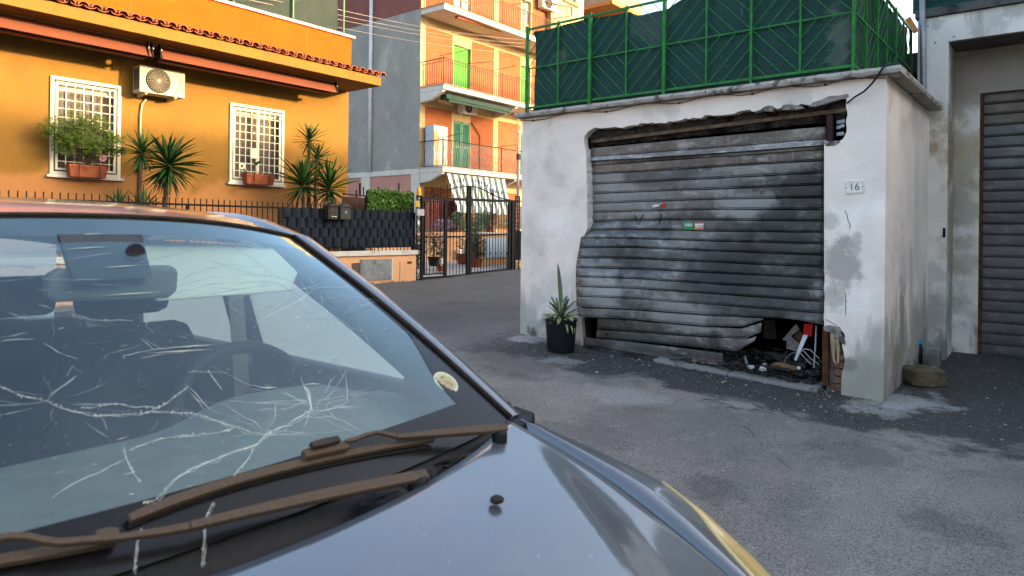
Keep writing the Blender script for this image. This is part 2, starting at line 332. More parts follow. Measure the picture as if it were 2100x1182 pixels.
# roof slab with a rough worn edge: blocks of coping stone
y = GY0 - .12; yy = []
while y < GY1 + .02: yy.append(y); y += RNG.uniform(.62, .95)
yy.append(GY1 + .05)
for a, b in zip(yy[:-1], yy[1:]):
    rows = []
    n = 14
    for i in range(n + 1):
        t = a + .003 + (b - a - .006) * i / n; j = lambda s: .009 * noise.noise(Vector((t * 9, s, 1)))
        rows.append([(GX - .085 + j(1), t, GTOP + .004 + j(2)), (GX - .095 + j(3), t, GTOP + .03), (GX - .085 + j(4), t, GTOP + .058 + j(5) * .6), (GX + .25, t, GTOP + .064), (GX + .25, t, GTOP + .002)])
    mb = MB(); mb.grid(rows, True); k = len(rows[0]); mb.f.append(tuple(range(k))); mb.f.append(tuple(n * k + i for i in range(k))); mb.build('coping_stone', m_cop, gar)
x = GX + .253
while x < 8.64:
    x2 = min(x + RNG.uniform(.6, .9), 8.66)
    rows = []
    for i in range(9):
        t = x + .003 + (x2 - x - .006) * i / 8; j = lambda s: .009 * noise.noise(Vector((t * 9, s, 4)))
        rows.append([(t, GY0 - .12 + j(1), GTOP + .004 + j(2)), (t, GY0 - .13 + j(3), GTOP + .03), (t, GY0 - .12 + j(4), GTOP + .058), (t, GY0 + .25, GTOP + .064), (t, GY0 + .25, GTOP + .002)])
    mb = MB(); mb.grid(rows, True); mb.f.append((0,1,2,3,4)); mb.f.append(tuple(8*5 + i for i in range(5))); mb.build('coping_stone', m_cop, gar); x = x2
MB().box(GX + .254, GY0 + .252, GTOP + .001, 9.6, GY1, GTOP + .05).build('roof_slab', m_cop, gar)
# thin cable clipped under the coping, and the loose blue-black one
pts = [PX(1068 + (1818-1068) * i / 30, 247 + (156-247) * i / 30 + 4 * math.sin(i * 1.1) , GX - .012) for i in range(31)]
MB().tube(pts, .004, 5).build('wall_cable', simple('old_cable', (.12,.09,.07), .7), gar)
clip = MB().box(-.006,-.012,-.008,.006,.012,.008).mesh('cable_clip', MAT['rust'])
for i in range(1, 30, 3): inst('cable_clip', clip, pts[i] + Vector((-.002, 0, 0)), gar)
pts = [PX(px, py, GX - .02 - .05 * s) for px, py, s in ((1737,212,.0),(1752,200,.7),(1772,188,1),(1788,172,1.2),(1800,156,1.4),(1806,146,1.9),(1812,137,1.8),(1825,131,1),(1845,130,-6))]
MB().tube(pts, .008, 6).build('loose_cable', MAT['cable'], gar, smooth=True)
# broken concrete lintel and sooty beams behind it
m_conc = stucco('broken_concrete', (.055,.045,.038), [((.16,.14,.12), 6, .58, .72, (1,1,1), 2.0), ((.008,.007,.007), 3, .5, .62, (1,1,1), 5.5)], .05, 22)
rows = []
for i in range(61):
    px = 1206 + (1737 - 1206) * i / 60; row = []
    for k, q in enumerate((-26, -8, 10, 26)):
        yb = 277 + (221 - 277) * i / 60; d = .03 * noise.noise(Vector((i * .45, k * 1.3, 3))); row.append(PX(px, yb + q + 3 * noise.noise(Vector((i*.6, k, 9))), GX + .10 + d + .05 * (k == 3)))
    rows.append(row)
MB().grid(rows).build('lintel', m_conc, gar)
bar('beam', PX(1214, 291, GX + .1), PX(1736, 226, GX + .1), .035, .03, simple('charred_wood', (.16,.105,.065), .85, 0, .6, 9), gar)
m_chip = stucco('render_edge', (.34,.31,.27), [((.12,.10,.085), 9, .5, .6, (1,1,1), 2)], .02, 50)
chips = [[(1562,228),(1568,218),(1580,216),(1592,222),(1584,229)],[(1600,226),(1606,215),(1622,214),(1640,217),(1650,222),(1628,226)],[(1658,219),(1668,209),(1684,205),(1700,197),(1720,196),(1739,192),(1741,199),(1728,203),(1705,209),(1690,214),(1672,219)],
         [(1688,292),(1690,287),(1702,291),(1716,288),(1724,291),(1712,299),(1694,300)]]
for c in chips: MB().prism([PX(a, b, GX - .006) for a, b in c], (.05, 0, 0)).build('render_chip', m_chip, gar, bevel=.004)
for sx_ in (1208, 1694): pass
bar('shutter_post', PX(1703, 236, GX + .09), PX(1703, 291, GX + .09), .055, .05, MAT['maroon'], gar)
bar('shutter_post', PX(1206, 284, GX + .1), PX(1207, 331, GX + .1), .05, .05, MAT['maroon'], gar)
for q in ((1716,252,1733,248),(1716,263,1732,257),(1716,276,1731,274)): bar('bracket', PX(q[0], q[1], GX+.14), PX(q[2], q[3], GX+.14), .03, .02, MAT['grey_steel'], gar)
# plaster splits: thin dark open cracks in the wall face
m_split = simple('crack_shadow', (.10,.098,.095), .95)
for pl in ([(1732,432),(1737,440),(1739,452),(1744,462),(1742,470)], [(1733,600),(1735,620),(1734,646)], [(1692,655),(1705,662),(1716,668)]):
    mb = MB()
    for a, b in zip(pl[:-1], pl[1:]): mb.bar(PX(*a, GX - .0005), PX(*b, GX - .0005), .006, .004, (1,0,0))
    mb.build('plaster_crack', m_split, gar)
# broken masonry at the foot of the right jamb
m_brk = brickmat('old_brick', (.25,.10,.055), (.33,.16,.09), (.30,.27,.22), .2, .06)
m_brick1 = stucco('brick_face', (.20,.115,.075), [((.14,.07,.045), 8, .5, .65, (1,1,1), 3), ((.45,.36,.26), 6, .62, .72, (1,1,1), 1)], .02, 45)
MB().box(GX + .05, PX(1733,700,GX+.05).y, -.05, GX + .165, PX(1696,700,GX+.05).y, PX(1700,668,GX+.05).z).build('masonry_core', stucco('masonry_mortar', (.2,.16,.12), [((.06,.045,.035), 7, .5, .65, (1,1,1), 3)], .03, 30), gar)
for i in range(9):
    z0 = .03 + i * .068; yl = PX(1707 + RNG.uniform(-5, 5), 740, GX).y; yr = PX(1735 + (i in (2,3)) * 2 - (i > 6) * 6, 740, GX).y
    if z0 + .06 > PX(1715, 676, GX).z: break
    MB().box(GX + .012 + RNG.uniform(0, .03), yl, z0, GX + .055, yr + .004, z0 + .056).build('brick', m_brick1, gar, bevel=.006)
m_tile = simple('split_hollow_brick', (.40,.29,.19), .85, 0, .35, 12)
for c in ([(1702,683),(1708,682),(1714,700),(1712,735),(1716,750),(1708,742),(1704,712)], [(1713,682),(1719,684),(1722,712),(1720,745),(1717,748),(1715,715)]):
    MB().prism([PX(a, b, GX - .004) for a, b in c], (.03, 0, 0)).build('brick_shard', m_tile, gar, bevel=.003)
MB().prism([PX(a, b, GX - .014) for a, b in ((1688,671),(1696,667),(1712,669),(1722,671),(1724,684),(1732,698),(1733,706),(1728,707),(1720,696),(1712,692),(1708,682),(1690,680))], (.05, 0, 0)).build('render_chip', m_chip, gar, bevel=.004)
# stone threshold of the opening, in two pieces
m_thr = stucco('threshold_stone', (.27,.25,.225), [((.12,.12,.115), 5, .52, .66, (1,1,1), 2)], .008, 60)
m_thrd = stucco('sooty_threshold', (.06,.057,.054), [((.012,.012,.012), 4, .48, .62, (1,1,1), 2), ((.2,.19,.18), 6, .64, .74, (1,1,1), 5)], .008, 60)
for y0, y1 in ((1.72, 2.52), (2.53, 3.3), (3.31, 4.16)):
    z = gz(GX, (y0+y1)/2); MB().add([(GX-.10,y0,gz(GX,y0)-.1),(GX-.10,y1,gz(GX,y1)-.1),(GX+.4,y1,gz(GX,y1)-.1),(GX+.4,y0,gz(GX,y0)-.1),(GX-.10,y0,gz(GX,y0)+.025),(GX-.10,y1,gz(GX,y1)+.025),(GX+.4,y1,gz(GX,y1)+.035),(GX+.4,y0,gz(GX,y0)+.035)],
        [(0,3,2,1),(4,5,6,7),(0,1,5,4),(1,2,6,5),(2,3,7,6),(3,0,4,7)]).build('threshold_stone', m_thr if y0 < 3 else m_thrd, gar, bevel=.008)
# ---- roller shutter
def shuttermat(name, base, dark, light, soot=.5, spots=()):
    n = NT(name); X, Y, Z = n.xyz()
    c = n.mix(n.ramp(n.noise(1.3, 6, .6, (1,1,1.6)), .32, .66), base, dark)
    c = n.mix(n.mth('MULTIPLY', n.ramp(n.noise(5, 6, .7, (1,1,2.4), (2,2,2)), .48, .72), .85), c, light)
    c = n.mix(n.mth('MULTIPLY', n.ramp(n.noise(20, 5, .7, (1,2.6,.25), (4,1,2)), .55, .72), .55), c, light)
    c = n.mix(n.mth('MULTIPLY', n.ramp(n.noise(1.0, 6, .65, (1,1,1), (9,3,1)), .50, .68), soot), c, (.012,.012,.013))
    c = n.mix(n.mth('MULTIPLY', n.ramp(n.noise(9, 6, .7, (1,1,1), (1,5,1)), .62, .72), .5), c, (.03,.028,.026))
    c = n.mix(n.mth('MULTIPLY', n.ramp(n.noise(60, 4, .7, (1,1,1)), .60, .75), .35), c, light)
    for q in spots: c = n.mix(n.mth('MULTIPLY', spotmask(n, q[0], q[1], 1.2, q[4]), q[3]), c, q[2])
    n.bump(n.noise(30, 4, .6, (1,1,2)), .002); return n.done(c, n.mix(n.noise(6, 5), (.36,.36,.36), (.62,.62,.62)), .35, .5)
_P = lambda a, b: PX(a, b, GX + .1)
m_sh = shuttermat('burnt_shutter', (.155,.148,.138), (.05,.048,.045), (.34,.33,.31), .97, [
    (_P(1250,600), .40, (.40,.395,.385), .6, (1,.8,1.2)), (_P(1400,645), .35, (.36,.355,.345), .55, (1,.7,1.6)), (_P(1260,395), .5, (.30,.298,.29), .5, (1,.7,1.3)), (_P(1480,555), .45, (.012,.012,.012), .75, (1,.8,1.2)), (_P(1600,480), .55, (.014,.014,.014), .72, (1,.8,1.2)),
    (_P(1640,370), .35, (.015,.014,.013), .65, (1,.8,1.2)), (_P(1330,545), .30, (.02,.02,.02), .6, (1,.7,1.5)), (_P(1678,590), .10, (.33,.34,.34), .8, (1,1,1)), (_P(1520,420), .22, (.32,.32,.31), .6, (1,.6,1.3)), (_P(1570,600), .5, (.02,.02,.02), .65, (1,.6,1.2)), (_P(1350,340), .35, (.03,.025,.02), .6, (1,.6,1.3)), (_P(1560,330), .3, (.26,.25,.23), .6, (1,.6,1.3)), (_P(1200,600), .14, (.012,.011,.010), .8, (1,1,.3)), (_P(1300,710), .4, (.06,.056,.05), .6, (1,.7,1))])
m_shb = shuttermat('scorched_brown', (.17,.14,.115), (.08,.065,.055), (.32,.29,.26), .5)
m_shw = shuttermat('flaked_white', (.26,.24,.22), (.11,.09,.08), (.55,.54,.52), .5)
shut = MB().box(GX + .19, PX(1700,400,GX).y, 1.9, GX + .20, PX(1204,400,GX).y, 2.2).build('roller_shutter', MAT['soot'], gar)
# boundary lines: pixels along the line, bulge of the left end (m), bulge of the right end
G = [([(1213,304),(1460,281),(1694,260)],0,0),([(1211,320),(1480,299),(1694,281)],0,0),([(1201,331),(1480,314),(1694,298)],0,0),([(1207,341),(1480,321),(1692,307)],0,0),([(1207,359),(1480,342),(1692,330)],0,0),([(1207,379),(1480,366),(1692,355)],0,0),
     ([(1207,398),(1480,388),(1692,379)],0,0),([(1207,418),(1480,409),(1692,406)],0,0),([(1207,436),(1480,430),(1692,431)],0,0),([(1207,456),(1300,452),(1460,452),(1692,454)],.0,0),([(1203,473),(1298,471),(1460,475),(1691,477)],.06,0),
     ([(1191,489),(1300,490),(1460,495),(1691,501)],.14,0),([(1188,508),(1300,508),(1460,515),(1690,524)],.175,0),([(1184,529),(1300,531),(1460,538),(1690,549)],.20,0),([(1181,549),(1300,552),(1460,560),(1689,572)],.225,0),
     ([(1181,568),(1300,572),(1460,583),(1689,595)],.245,0),([(1181,588),(1300,592),(1460,603),(1689,619)],.245,0),([(1182,608),(1300,613),(1460,625),(1689,643)],.24,0),([(1182,630),(1300,635),(1460,647),(1600,653),(1640,657),(1689,667)],.235,0)]
LOW = [  # lower, torn slats: upper line, lower line
    ([(1184,631),(1300,636),(1460,648),(1520,651),(1565,654)], [(1187,650),(1300,656),(1440,669),(1523,671),(1566,656)], .22, .10),
    ([(1226,653),(1300,657),(1440,670),(1520,674),(1562,662)], [(1225,675),(1300,680),(1460,692),(1530,695),(1561,681)], .10, .12),
    ([(1224,676),(1300,681),(1460,693),(1540,695),(1551,690)], [(1222,693),(1300,700),(1460,716),(1510,722),(1548,699)], .09, .16),
    ([(1199,692),(1300,702),(1400,714),(1482,725)], [(1198,722),(1300,731),(1400,742),(1484,751)], .12, .12)]
def along(line, t):
    L = [0]
    for a, b in zip(line[:-1], line[1:]): L.append(L[-1] + math.hypot(b[0]-a[0], b[1]-a[1]))
    d = t * L[-1]
    for i in range(len(line) - 1):
        if d <= L[i+1] + 1e-6:
            k = (d - L[i]) / (L[i+1] - L[i]); return (line[i][0] + (line[i+1][0]-line[i][0])*k, line[i][1] + (line[i+1][1]-line[i][1])*k)
    return line[-1]
PROF = [(0,.002),(.05,.013),(.40,.016),(.78,.013),(.815,-.004),(.845,-.004),(.865,.015),(.91,.021),(.955,.016),(.985,-.003),(1.0,-.003)]
SX = GX + .13
def slat(la, lb, ba, bb, ra, rb, mat, prof=PROF, n=40, name='slat', ea=1.3, eb=1.3):
    rows = []
    for i in range(n + 1):
        t = i / n; pa = along(la, t); pb = along(lb, t); row = []
        for s, o in prof:
            bl = (ba + (bb - ba) * s) * (1 - t) ** (ea + (eb - ea) * s) + (ra + (rb - ra) * s) * t ** 3 + .006 * noise.noise(Vector((t * 5, pa[1] * .05, s)))
            row.append(PX(pa[0] + (pb[0]-pa[0]) * s, pa[1] + (pb[1]-pa[1]) * s + .7 * noise.noise(Vector((t * 6, pa[1] * .11, 2))), SX - bl - o * .9))
        rows.append(row)
    o = MB().grid(rows).build(name, mat, shut, autos=50)
    sd = o.modifiers.new('thickness', 'SOLIDIFY'); sd.thickness = .0025; sd.offset = 0
    return o
for i in range(len(G) - 1):
    la, ba, ra = G[i]; lb, bb, rb = G[i+1]
    if i == 0: slat(la, lb, 0, 0, 0, 0, m_shb, [(0,.03),(.03,.045),(.5,.047),(.97,.045),(1,.01)])
    elif i == 1: slat(la, lb, 0, 0, 0, 0, m_shw, [(0,.045),(.1,.05),(.12,.03),(.3,.035),(.32,.06),(.95,.07),(1,.03)])
    elif i == 2: slat(la, lb, 0, 0, 0, 0, m_sh)
    elif i == 3: slat(la, lb, 0, 0, 0, 0, m_shb)
    else: slat(la, lb, ba, bb, ra, rb, m_sh, ea=max(1.3, 3.4 - .28 * max(0, i - 9)), eb=max(1.3, 3.4 - .28 * max(0, i - 8)))
for k, (la, lb, ba, ra) in enumerate(LOW):
    slat(la, lb, ba, ba, ra, ra, m_sh, PROF if k < 3 else [(0,-.01),(.03,.02),(.10,.024),(.5,.02),(.9,.024),(.97,.03),(1,-.01)], name='slat' if k < 3 else 'bottom_bar')
# stickers and scrawl on the slats
m_tk = {k: simple('sticker_' + k, c, .6, 0, .35, 60) for k, c in dict(green=(.03,.30,.11), orange=(.55,.20,.10), white=(.75,.74,.7), red=(.55,.06,.04)).items()}
def sticker(px0, py0, px1, py1, mat, bl, name='sticker', par=None, d=.02):
    X = SX - bl - d; return MB().prism([PX(px0,py0,X), PX(px1,py0,X), PX(px1,py1,X), PX(px0,py1,X)], (.002,0,0)).build(name, mat, par or shut)
st = sticker(1402.5, 457, 1422, 471, m_tk['green'], .008); 
sticker(1404, 458.5, 1420, 465, simple('sticker_print', (.45,.62,.5), .6, 0, .6, 180), .0095)
sticker(1423.5, 457, 1443.5, 471.5, m_tk['orange'], .008); sticker(1425, 459, 1442.5, 463, m_tk['white'], .0095); sticker(1426, 465, 1441, 467, m_tk['white'], .0095)
for c, k in (([(1337,423),(1345,419),(1352,420),(1356,417),(1357,423),(1348,424),(1340,426)], 'white'), ([(1352,420),(1360,415),(1366,417),(1365,424),(1354,426)], 'red')):
    MB().prism([PX(a, b, SX - .022) for a, b in c], (.002, 0, 0)).build('torn_sticker', m_tk[k], shut)
m_ink = simple('spray_ink', (.02,.022,.025), .6)
for pl in ([(1301,441),(1305,449),(1308,467)], [(1308,467),(1315,446),(1319,441)], [(1350,437),(1356,441),(1354,449),(1352,460),(1346,466),(1341,463)]):
    mb = MB()
    for a, b in zip(pl[:-1], pl[1:]): mb.bar(PX(*a, SX - .021), PX(*b, SX - .021), .014, .002, (1,0,0))
    mb.build('spray_mark', m_ink, shut)
hd = MB(); hd.tube([PX(1430, 744, SX - .17), PX(1434, 740, SX - .2), PX(1445, 741, SX - .2), PX(1450, 746, SX - .17)], .008, 6); hd.build('pull_handle', MAT['rust'], shut)
MB().lathe(PX(1244.6, 686, SX - .105), [(.0,-.002),(.012,-.002),(.012,.004)], 12, 'X').build('keyhole', MAT['soot'], shut)
# rusty guide rails and jamb
bar('guide_rail', (GX + .1, PX(1197,600,GX).y, gz(GX,4.2) - .02), PX(1197, 640, GX + .1), .09, .08, simple('sooty_steel', (.055,.04,.035), .8, .2, .5, 10), gar)
bar('guide_rail', PX(1694, 790, GX + .03), PX(1694, 676, GX + .03), .05, .05, MAT['rust'], gar)
# house number
plq = MB().prism([PX(1731,371.5,GX - .008), PX(1771.5,369,GX - .008), PX(1772.5,396,GX - .008), PX(1732.5,399,GX - .008)], (.01, 0, 0)).build('number_plate', simple('plate_marble', (.84,.76,.67), .4, 0, .12, 20), gar, bevel=.002)
c = PX(1752, 384, GX - .0095); me = text_mesh('16', .088, simple('plate_ink', (.20,.20,.19), .6), .0008)
inst('number', me, c, plq, Matrix(((0,0,-1),(-1,0,0),(0,1,0))))
m_ln = simple('plate_line', (.27,.27,.26), .6)
mb = MB(); q = [PX(1734,374,GX-.009), PX(1769,371.8,GX-.009), PX(1770,394,GX-.009), PX(1735,396.5,GX-.009)]
for a, b in zip(q, q[1:] + q[:1]): mb.bar(a, b, .003, .001, (1,0,0))
mb.build('border', m_ln, plq)
for px, py in ((1735.5,385.5),(1768.5,383)): MB().lathe(PX(px, py, GX - .009), [(0,-.003),(.005,-.002),(.006,.001)], 8, 'X').build('screw', m_ln, plq)

# ---- what lies in the gap under the shutter
def deb(name, label, cat, mb, mat, bevel=0, smooth=False):
    o = mb.build(name, mat, None, bevel=bevel, smooth=smooth); return tag(o, label, cat)
def pris(pl, X, d): return MB().prism([PX(a, b, X) for a, b in pl], (d, 0, 0))
deb('plastic_holder', 'bright red plastic holder hanging under the torn shutter', 'holder', pris([(1648,664),(1667,664),(1665,690),(1656,691),(1646,687)], GX + .25, .05), simple('red_plastic', (.50,.012,.012), .35), .006)
deb('plastic_strip', 'white slanting strip leaning in the gap below the red holder', 'strip', pris([(1647,687),(1657,688),(1633,741),(1628,738)], GX + .22, .03), simple('white_strip', (.75,.74,.74), .5), .004)
deb('broken_board', 'pinkish white broken board propped behind the white strip', 'board', pris([(1604,697),(1632,664),(1640,676),(1622,690),(1640,705),(1636,722),(1612,715),(1613,700)], GX + .42, .025), simple('scorched_board', (.36,.30,.28), .7, 0, .4, 12), .003)
deb('upright_panel', 'dull reddish upright panel deep in the burnt opening', 'panel', pris([(1566,656),(1588,656),(1592,696),(1565,694)], GX + .75, .03), simple('dull_panel', (.10,.075,.08), .8), .003)
deb('card_flap', 'brown cardboard flap between the board and the red holder', 'cardboard', pris([(1628,690),(1640,678),(1648,688),(1640,702)], GX + .36, .01), simple('brown_card', (.12,.055,.03), .85))
m_sheet = simple('crumpled_sheet', (.075,.072,.068), .5, .3, .5, 12)
rows = [[PX(1545 + 75 * t + 6*s, 712 + 26 * t + 10 * s + 3 * math.sin(9 * t + 2 * s), GX + .28 - .12 * s + .03 * math.sin(7*t)) for s in (0, .35, .7, 1)] for t in np.linspace(0, 1, 14)]
deb('crumpled_sheet', 'grey crumpled metal sheet lying slanted in the burnt opening', 'metal sheet', MB().grid(rows), m_sheet, 0, True)
rows = [[PX(1470 + 150 * t, 741 + 14 * t + 8 * s - 6 * math.sin(3.1 * t) * s, GX - .02 - .05 * s + .02 * math.sin(8*t)) for s in (0, .5, 1)] for t in np.linspace(0, 1, 20)]
deb('bent_strip', 'long dark bent metal strip lying along the threshold', 'metal strip', MB().grid(rows), simple('burnt_strip', (.05,.04,.034), .6, .3, .5, 14), 0, True)
deb('thin_rod', 'thin upright grey rod in the right end of the gap', 'rod', MB().tube([PX(1674, 668, GX + .2), PX(1673, 700, GX + .19), PX(1669, 755, GX + .15)], .009, 6), MAT['grey_steel'])
deb('loose_wire', 'pale wire looping in front of the upright rod', 'wire', MB().tube([PX(a, b, GX + .14) for a, b in ((1607,748),(1612,735),(1622,726),(1634,722)) ] , .006, 5), simple('blue_grey_wire', (.12,.16,.2), .5))
deb('loose_wire', 'thin looping wires between the white strip and the rod', 'wire', MB().tube([PX(a, b, GX + .12) for a, b in ((1640,724),(1650,716),(1662,718),(1672,728),(1680,735)) ], .005, 5).tube([PX(a, b, GX + .12) for a, b in ((1640,723),(1652,736),(1664,748))], .004, 5).tube([PX(a, b, GX + .12) for a, b in ((1648,720),(1662,735),(1680,748))], .004, 5), simple('pale_wire', (.4,.4,.38), .5))
deb('brown_rag', 'tan scorched rag on the threshold in front of the white strip', 'rag', MB().blob(PX(1610, 752, GX + .05), .075, 10, 6, .3, RNG, (.6,1.5,.4)), simple('tan_rag', (.20,.125,.06), .9, 0, .5, 30), 0, True)
for a, b, r in ((1541,753,.03),(1564,757,.035),(1638,755,.02),(1569,748,.02)):
    nm = {1541:'small white lump left of the others on the threshold',1564:'largest white lump on the threshold',1638:'white lump by the foot of the white strip',1569:'pinkish lump just behind the largest white lump'}[a]
    deb('plaster_lump', nm, 'rubble', MB().blob(PX(a, b, GX + .02), r, 7, 5, .3, RNG, (1,1,.7)), simple('lump_%d' % a, (.7,.68,.66) if a != 1569 else (.4,.27,.22), .9))
deb('short_stick', 'short grey stick leaning at the left of the burnt gap', 'stick', MB().bar(PX(1527, 731, GX + .12), PX(1534, 755, GX + .08), .02, .015), MAT['grey_steel'])
# charred heap filling the opening: nobody could count it
mb = MB(); rr = random.Random(5)
for i in range(420):
    yy_ = rr.uniform(1.78, 3.05); xx = rr.uniform(GX + .03, GX + .6); h = gz(xx, yy_) + .03 + rr.random() ** 2 * .16 * min(1, (xx - GX) * 4)
    s = rr.uniform(.015, .06)
    if i % 3 == 0: mb.bar((xx, yy_, h), (xx + rr.uniform(-.1,.1), yy_ + rr.uniform(-.2,.2), h + rr.uniform(-.03,.05)), s * .4, s * .3)
    else: mb.blob((xx, yy_, h), s, 5, 3, .4, rr, (1, 1.2, .6))
tag(mb.build('charred_debris', simple('char', (.012,.012,.012), .8, 0, .5, 30, col2=(.07,.065,.06))), kind='stuff')
mb = MB(); rr = random.Random(9)
for i in range(1300):
    xx = GX - abs(rr.gauss(0, .45)) + .02; yy_ = rr.uniform(.9, 5.3)
    if rr.random() < .3: xx, yy_ = rr.uniform(5.6, 9.1), rr.uniform(-.6, 1.15)
    s = rr.choice((.003,.004,.004,.006,.006,.009,.014)) * rr.uniform(.6, 1.2)
    mb.blob((xx, yy_, gz(xx, yy_) + s * .3 + .004), s, 5, 3, .4, rr, (1, 1, .5))
for i in range(420):
    xx, yy_ = rr.uniform(1.6, 6.2), rr.uniform(-1.5, 5.5); s = rr.choice((.003,.003,.004,.006)); mb.blob((xx, yy_, gz(xx, yy_) + s * .3 + .003), s, 5, 3, .4, rr, (1, 1, .5))
tag(mb.build('ash_crumbs', simple('crumb', (.32,.30,.28), .9, 0, .9, 9, col2=(.05,.05,.05))), kind='stuff')

# ================================================================== green trellis on the garage roof
TZ0, TZ1 = 2.865, 3.80; TX = GX + .05
tr = thing('trellis_fence', 'green metal lattice fence with dark shade net on the garage roof', 'fence', (TX, 3.2, GTOP + .05))
posts = [5.06, 4.18, 3.28, 2.38, 1.49]
gp = MAT['green_paint']
def panel(o, u, w_):
    hw, zc, hh = w_ / 2, (TZ0 + TZ1) / 2, (TZ1 - TZ0) / 2; c = Vector(o) + Vector(u) * hw; c.z = zc; U = Vector(u)
    out_ = U.cross(Vector((0,0,1)))
    P = lambda a, b: c + U * (a * hw) + Vector((0, 0, b * hh))
    for k in (1/3, 2/3, 1, 4/3, 5/3):
        a0, b0 = (k, 0) if k <= 1 else (1, k - 1)
        for sa in (1, -1):
            for sb in (1, -1): bar('lattice_bar', P(sa * a0, sb * b0), P(sa * b0, sb * a0), .0065, .007, gp, tr, out_)
    bar('rail', P(-1,-1), P(1,-1), .024, .02, gp, tr); bar('rail', P(-1,1), P(1,1), .024, .02, gp, tr); bar('rail', P(-1,0), P(1,0), .014, .015, gp, tr); bar('mid_post', P(0,-1), P(0,1.06), .018, .018, gp, tr)
for a, b in zip(posts[:-1], posts[1:]): panel((TX, a, 0), (0, -1, 0), a - b)
for i in range(3): panel((TX + .9 * i, 1.49, 0), (1, 0, 0), .9)
for i, y in enumerate(posts):
    s = .034 if i in (0, 1, 2) else .024
    bar('post', (TX - .012, y, GTOP + .06), (TX - .012, y, TZ1 + .03), s, s, gp, tr)
for i in (1, 2, 3): bar('post', (TX + .9 * i, 1.49, GTOP + .06), (TX + .9 * i, 1.49, TZ1 + .03), .03, .03, gp, tr)
def S01(v): v = max(0, min(1, v)); return v * v * (3 - 2 * v)
def netmat(name, c1, c2, spots=()):
    n = NT(name); wv = n.n('ShaderNodeTexWave'); n.l(n.vec((1,1,1)), wv.inputs[0]); wv.bands_direction = 'Z'; wv.inputs['Scale'].default_value = 22; wv.inputs['Distortion'].default_value = 6; wv.inputs['Detail'].default_value = 3; wv.inputs['Detail Scale'].default_value = 2.5
    c = n.mix(n.mth('MULTIPLY', wv.outputs[1], n.noise(3, 5)), c1, c2); c = n.mix(n.ramp(n.noise(40, 4, .7, (1,1,.3)), .62, .78), c, tuple(x * 2.2 for x in c2))
    for q in spots: c = n.mix(n.mth('MULTIPLY', spotmask(n, q[0], q[1], 1.6, (1,1,1)), q[3]), c, q[2])
    n.bump(wv.outputs[1], .003); return n.done(c, .85, 0, .2)
m_net = netmat('shade_net', (.014,.046,.040), (.034,.092,.076), [(PX(1728,60,TX+.03), .20, (.11,.13,.115), .8), (PX(1725,110,TX+.03), .14, (.10,.12,.105), .7), (PX(1330,40,TX+.03), .3, (.07,.11,.10), .6), (PX(1150,120,TX+.03), .12, (.12,.15,.12), .6), (PX(1560,180,TX+.03), .3, (.03,.05,.05), .6), (PX(1450,60,TX+.03), .35, (.02,.065,.06), .7)])
rows = []
for i in range(91):
    t = i / 90; y = 5.02 + (1.51 - 5.02) * t; row = []
    for k in range(13):
        s = k / 12; top = TZ1 - .012 - .022 * (.5 + .5 * math.sin(t * 24)) * (t < .5) - .075 * S01((t - .36) / .05) * S01((.56 - t) / .07); x = TX + .035 + .030 * noise.noise(Vector((y * 2.2, s * 2, 1))) + .02 * noise.noise(Vector((y * 9, s * .6, 7)))
        yy_ = y - (.12 * math.sin(math.pi * s) if i == 0 else 0); row.append((x, yy_, GTOP + .075 + (top - GTOP - .075) * s))
    rows.append(row)
MB().grid(rows).build('shade_net', m_net, tr, smooth=True)
rows = [[(TX + .04 + 2.66 * i / 50, 1.53 + .02 * noise.noise(Vector((i * .5, k * .3, 5))), GTOP + .075 + 1.0 * k / 8) for k in range(9)] for i in range(51)]
MB().grid(rows).build('shade_net', m_net, tr, smooth=True)

# ================================================================== second garage on the right
G2X = 8.70; G2L = 1.343
g2 = thing('garage', 'taller stained white garage at the right with a dark recessed roller shutter', 'garage', (9.5, 0, .05))
oz = 3.48; oyl = 1.05
poly = [(G2X, G2L, -.1), (G2X, G2L, 3.77), (G2X, -4.2, 3.77), (G2X, -4.2, -.1), (G2X, -2.6, -.1), (G2X, -2.6, oz), (G2X, oyl, oz), (G2X, oyl, -.1)]
m_wall2 = stucco('stained_plaster', (.76,.69,.60), [((.37,.36,.34), 1.3, .55, .72, (1,1,.7), 2.1), ((.30,.235,.15), 1.5, .60, .74, (2.2,2.2,.35), 6.7), ((.22,.19,.15), 2.3, .64, .76, (1.6,1.6,.5), 9.2), ((.78,.75,.71), 1.2, .58, .72, (1,1,1), 4.4), ((.20,.195,.19), 2.2, .66, .78, (1.2,1.2,.5), 3.0, (1.3,.1))], .004, 34, spots=[
    (PX(1912,650,G2X), .25, (.27,.26,.24), .75, (1,1,.7)), (PX(1916,560,G2X), .16, (.42,.40,.37), .6), (PX(1905,720,G2X), .2, (.22,.21,.2), .7), (PY(1950,300,1.05), .38, (.30,.20,.10), .85, (1.2,1,.55)), (PY(1950,500,1.05), .40, (.28,.215,.13), .75, (1.2,1,.5)), (PY(1949,620,1.05), .3, (.3,.27,.22), .7, (1.2,1,.6)),
    (PX(1978,330,G2X+.53), .30, (.36,.28,.17), .75, (1,1,.6)), (PX(1972,430,G2X+.53), .25, (.30,.26,.2), .7, (1,1,.6)), (PX(1985,160,G2X+.53), .45, (.30,.24,.19), .75, (1,.5,1)), (PX(2060,165,G2X+.53), .45, (.27,.215,.18), .75, (1,.6,1)), (PX(1985,540,G2X+.53), .15, (.4,.36,.3), .6), (PX(2020,45,G2X), .2, (.45,.42,.38), .6), (PX(1920,50,G2X), .08, (.4,.38,.36), .7), (PX(2080,20,G2X), .15, (.35,.32,.3), .7)])
MB().prism([Vector(p) for p in poly], (.53, 0, 0)).build('front_wall', m_wall2, g2, bevel=.012)
